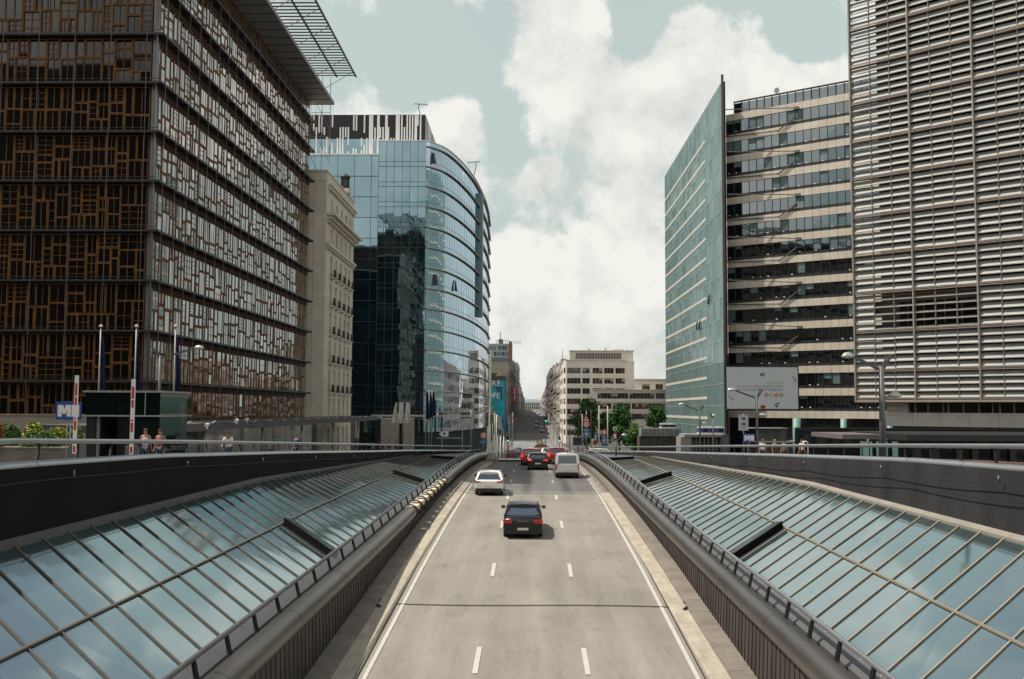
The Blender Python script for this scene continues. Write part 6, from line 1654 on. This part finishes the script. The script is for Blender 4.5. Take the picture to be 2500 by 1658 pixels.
for x0, x1 in ((2102, 2121), (2125, 2129), (2141, 2145), (2152, 2167), (2180, 2192)):
    a, b = at(x0, 1118, 66), at(x1, 1078, 66); m = MB(); m.box(a.x, b.x, 66, 66.06, zs(66), b.z); part('glass_panel', m, mat('turquoise_panel', (.17, .33, .29), .35, var=.15, scale=2), t)
t = thing('brick_wall', (17, 45, zs(45)), 'low reddish brick wall just beyond the railing of the louvred tower side', 'wall', kind='thing')
m = MB()
for y0, y1 in zip(frange(24, 66, 3), frange(24, 66, 3)[1:]): m.hexa([(14.2, y0, zs(y0)), (14.6, y0, zs(y0)), (14.6, y1, zs(y1)), (14.2, y1, zs(y1)), (14.2, y0, zs(y0) + .62), (14.6, y0, zs(y0) + .62), (14.6, y1, zs(y1) + .62), (14.2, y1, zs(y1) + .62)])
part('wall_body', m, mat('brick_rose', (.13, .07, .06), .85, var=.3, scale=6), t)

# ------------------------------------------------------------------ people
def skin_mesh(verts, edges, radii, root_i=0, sub=1):
    me = bpy.data.meshes.new('tmp'); me.from_pydata([tuple(v) for v in verts], edges, [])
    o = bpy.data.objects.new('tmp', me); COL.objects.link(o)
    md = o.modifiers.new('s', 'SKIN'); sv = me.skin_vertices[0].data
    for i, r in enumerate(radii): sv[i].radius = r if isinstance(r, tuple) else (r, r); sv[i].use_root = (i == root_i)
    md.use_smooth_shade = True
    ss = o.modifiers.new('u', 'SUBSURF'); ss.levels = sub; ss.render_levels = sub
    out = bpy.data.meshes.new_from_object(o.evaluated_get(bpy.context.evaluated_depsgraph_get()))
    bpy.data.objects.remove(o); bpy.data.meshes.remove(me)
    return out
def link_mesh(name, me, mt, parent):
    me.materials.clear(); me.materials.append(mt); me.name = name
    o = bpy.data.objects.new(name, me); COL.objects.link(o); o.parent = parent; return o
M_SKIN = mat('skin', (.36, .20, .13), .6, var=.05)
def person(px, Y, yhead, label, shirt, trousers, hair, lean=0.0, face=0.0, h=1.72, arms='down', sleeveless=False, zfoot=None, bag=None):
    p = at(px, yhead, Y); g = zs(Y) if zfoot is None else zfoot; g = p.z - h if zfoot is None else g
    g = zs(Y)
    h = min(max(p.z - g, 1.6), 1.85)
    root = thing('person', (p.x, Y, g), label, 'person', 'people on the pavements', rz=face)
    s = h / 1.72; fw = lean
    V = []; E = []; Rr = []
    def v(x, y, z, r, par=None):
        V.append(Vector((x * s, (y + fw * max(0, z - .95)) * s, z * s))); Rr.append(tuple(q * s for q in r) if isinstance(r, tuple) else r * s)
        if par is not None: E.append((par, len(V) - 1))
        return len(V) - 1
    pel = v(0, 0, .95, (.155, .11)); wai = v(0, .01, 1.10, (.13, .095), pel); che = v(0, 0, 1.30, (.165, .115), wai); nb = v(0, 0, 1.43, (.11, .08), che); nk = v(0, .01, 1.50, .055, nb)
    hd = v(0, .02, 1.58, (.075, .085), nk); hc = v(0, .02, 1.66, (.078, .095), hd); v(0, .015, 1.715, (.05, .06), hc)
    nose = v(0, .115, 1.615, .016, hd)
    hands = []
    for sg in (-1, 1):
        sh = v(sg * .185, 0, 1.42, .055, nb)
        if arms == 'lean': pts = [(.27, .12, 1.18, .042), (.22, .34, 1.08, .032)]
        elif arms == 'bent': pts = [(.24, -.02, 1.15, .042), (.20, .22, 1.16, .032)]
        else: pts = [(.235, -.02 * sg, 1.14, .042), (.25, .06 * sg, .90, .032)]
        el = v(sg * pts[0][0], pts[0][1], pts[0][2], pts[0][3], sh); wr = v(sg * pts[1][0], pts[1][1], pts[1][2], pts[1][3] * .8, el)
        d = (V[wr] - V[el]).normalized() / s
        pm = V[wr] / s + d * .06; pi = v(pm.x, pm.y - fw * max(0, pm.z - .95), pm.z, (.035, .018), wr)
        for k in range(5):
            off = (k - 2) * .018; q = V[pi] / s + d * (.05 if k else .01) + Vector((off, .0, 0)) + (Vector((-sg * .035, .02, 0)) if k == 0 else Vector((0, 0, 0)))
            f1 = v(q.x, q.y - fw * max(0, q.z - .95), q.z, .0085, pi); q2 = q + d * (.035 if k in (0, 4) else .045) + Vector((0, .012, 0)); v(q2.x, q2.y - fw * max(0, q2.z - .95), q2.z, .007, f1)
        hp = v(sg * .09, 0, .90, .095, pel); st = .12 * sg if arms != 'lean' else .03 * sg
        kn = v(sg * .10, st * .5 + .03, .50, .062, hp); an = v(sg * .10, st, .10, .042, kn); he = v(sg * .10, st - .02, .05, .04, an); v(sg * .11, st + .16, .035, (.045, .03), he)
    link_mesh('body', skin_mesh(V, E, Rr), M_SKIN, root)
    def sub(idx_pos, edges, radii, nm, mt): link_mesh(nm, skin_mesh(idx_pos, edges, radii), mt, root)
    # shirt
    vs = [V[pel] + Vector((0, 0, .02 * s)), V[wai], V[che], V[nb] - Vector((0, 0, .01 * s))]; es = [(0, 1), (1, 2), (2, 3)]; rs = [tuple(q * s for q in t_) for t_ in ((.185, .14), (.165, .13), (.205, .155), (.14, .11))]
    if not sleeveless:
        for sg, i0 in ((-1, 9), (1, 9)):
            pass
        sh_idx = [i for i in range(len(V)) if abs(abs(V[i].x) - .185 * s) < 1e-4 and abs(V[i].z - 1.42 * s) < 1e-3]
        for i in sh_idx:
            elb = [b for a_, b in E if a_ == i][0]; n0 = len(vs); vs += [V[i], V[i].lerp(V[elb], .75)]; es += [(3, n0), (n0, n0 + 1)]; rs += [(.068 * s,) * 2, (.056 * s,) * 2]
    sub(vs, es, rs, 'shirt', shirt)
    # trousers
    vs = [V[pel] - Vector((0, 0, .01 * s))]; es = []; rs = [(.162 * s, .12 * s)]
    for i in range(len(V)):
        if abs(abs(V[i].x) - .09 * s) < 1e-4 and abs(V[i].z - .90 * s) < 1e-3:
            kn = [b for a_, b in E if a_ == i][0]; an = [b for a_, b in E if a_ == kn][0]; n0 = len(vs)
            vs += [V[i], V[kn], V[an].lerp(V[kn], .08)]; es += [(0, n0), (n0, n0 + 1), (n0 + 1, n0 + 2)]; rs += [(.108 * s,) * 2, (.078 * s,) * 2, (.062 * s,) * 2]
    sub(vs, es, rs, 'trousers', trousers)
    c = V[hc] + Vector((0, -.018 * s, .018 * s)); m = MB(); n = 10
    rings = []
    for k in range(6):
        t_ = k / 5 * math.pi * .58; rings.append([(c.x + .095 * s * math.sin(t_) * math.cos(a_) + 1e-4 * math.cos(a_), c.y + .112 * s * math.sin(t_) * math.sin(a_) + 1e-4 * math.sin(a_), c.z + .088 * s * math.cos(t_)) for a_ in [2 * math.pi * q / n for q in range(n)]])
    m.loft(rings[::-1], 0, True, True); m.build('hair', hair, root)
    if bag:
        m = MB(); m.box(.12 * s, .34 * s, -.12 * s, .10 * s, .85 * s, 1.15 * s); m.bar((.2 * s, 0, 1.15 * s), (-.05 * s, .0, 1.47 * s), .03, .02); m.build('shoulder_bag', bag, root)
    return root
C_W = mat('cloth_white', (.72, .70, .66), .85, var=.06); C_R = mat('cloth_red', (.50, .05, .05), .85, var=.1); C_BK = mat('cloth_black', (.02, .02, .022), .85, var=.1); C_BL = mat('cloth_blue', (.03, .05, .12), .85, var=.1)
C_PK = mat('cloth_pink', (.62, .48, .46), .85, var=.1); C_JN = mat('cloth_denim', (.05, .07, .12), .85, var=.15); H_BR = mat('hair_brown', (.06, .03, .018), .7, var=.2); H_BK = mat('hair_black', (.015, .012, .01), .7, var=0); H_BD = mat('hair_blond', (.30, .19, .08), .7, var=.1)
person(355, 40, 1084, 'woman in a pale pink top with a black strap walking beside the red topped one', C_PK, C_JN, H_BR, face=math.pi, bag=C_BK, sleeveless=True)
person(391, 41, 1086, 'woman in a red top by the second striped barrier arm', C_R, C_JN, H_BR, face=math.pi - .2, sleeveless=True)
person(559, 46, 1086, 'man in a white shirt bending forward with bent arms', C_W, C_JN, H_BR, lean=.35, face=math.pi, arms='lean')
person(724, 53, 1087, 'man in a dark blue jacket with a pale stripe alone on the pavement', C_BL, C_BK, H_BR, face=math.pi * .8)
person(934, 84, 1087, 'dark dressed person beneath the white flags, first of a strolling pair', C_BK, C_BK, H_BK, face=.3)
person(950, 88, 1088, 'dark dressed person beneath the white flags, second of a strolling pair', C_BK, C_JN, H_BR, face=.2)
person(968, 90, 1089, 'person in black between the white flag poles', C_BK, C_BK, H_BK, face=.5)
person(1862, 66, 1091, 'person with red hair and a white blouse under the banner lamp post', C_W, C_BK, mat('hair_red', (.28, .05, .02), .7, var=0), face=math.pi)
person(1892, 68, 1091, 'bare shouldered person in dark red near the entrance porch', mat('cloth_maroon', (.12, .02, .02), .85, var=.1), C_BK, H_BD, face=math.pi + .4, sleeveless=True)
person(1914, 72, 1093, 'person in a tan coat beside the glass entrance porch', mat('cloth_tan', (.22, .15, .08), .85, var=.1), C_BK, H_BK, face=2.4)
person(1958, 64, 1095, 'person in a white top near the slim curved lamp on the pavement', C_W, C_BK, H_BK, face=2.0)
person(1443, 124, 1083, 'pedestrian in pale pink standing near the yellow poster', C_PK, C_BK, H_BR, face=2.8)
person(1469, 128, 1082, 'pedestrian in dark clothes next to the blue arrow disc', C_BK, C_BK, H_BK, face=.4)
t = thing('parked_car', (0, 0, 0), '', 'car')
bpy.data.objects.remove(t)
for i, (px, Y, p, lab) in enumerate(((1497, 116, P_WHITE, 'white car half hidden behind the railing near the white sign plate'),)):
    c = make_car('hatch', p, lab, group='cars behind the railings'); y = Y; x = at(px, 1100, Y).x
    c.location = (x, y, zs(y + 1)); c.rotation_euler = (0, 0, R(90))
t = thing('pavement_lamp', at(1972, 1120, 60), 'slim white curved lamp beside the person in the white top', 'lamp')
p = at(1972, 1078, 60); m = MB(); m.tube([(p.x, 60, zs(60)), (p.x, 60, p.z - .1), (p.x - .1, 60, p.z + .02), (p.x - .22, 60, p.z - .04)], .035, 6); m.tube([(p.x - .3, 60, p.z - .06), (p.x - .2, 60, p.z - .02)], .07, 8); part('lamp_post', m, M_SW, t)
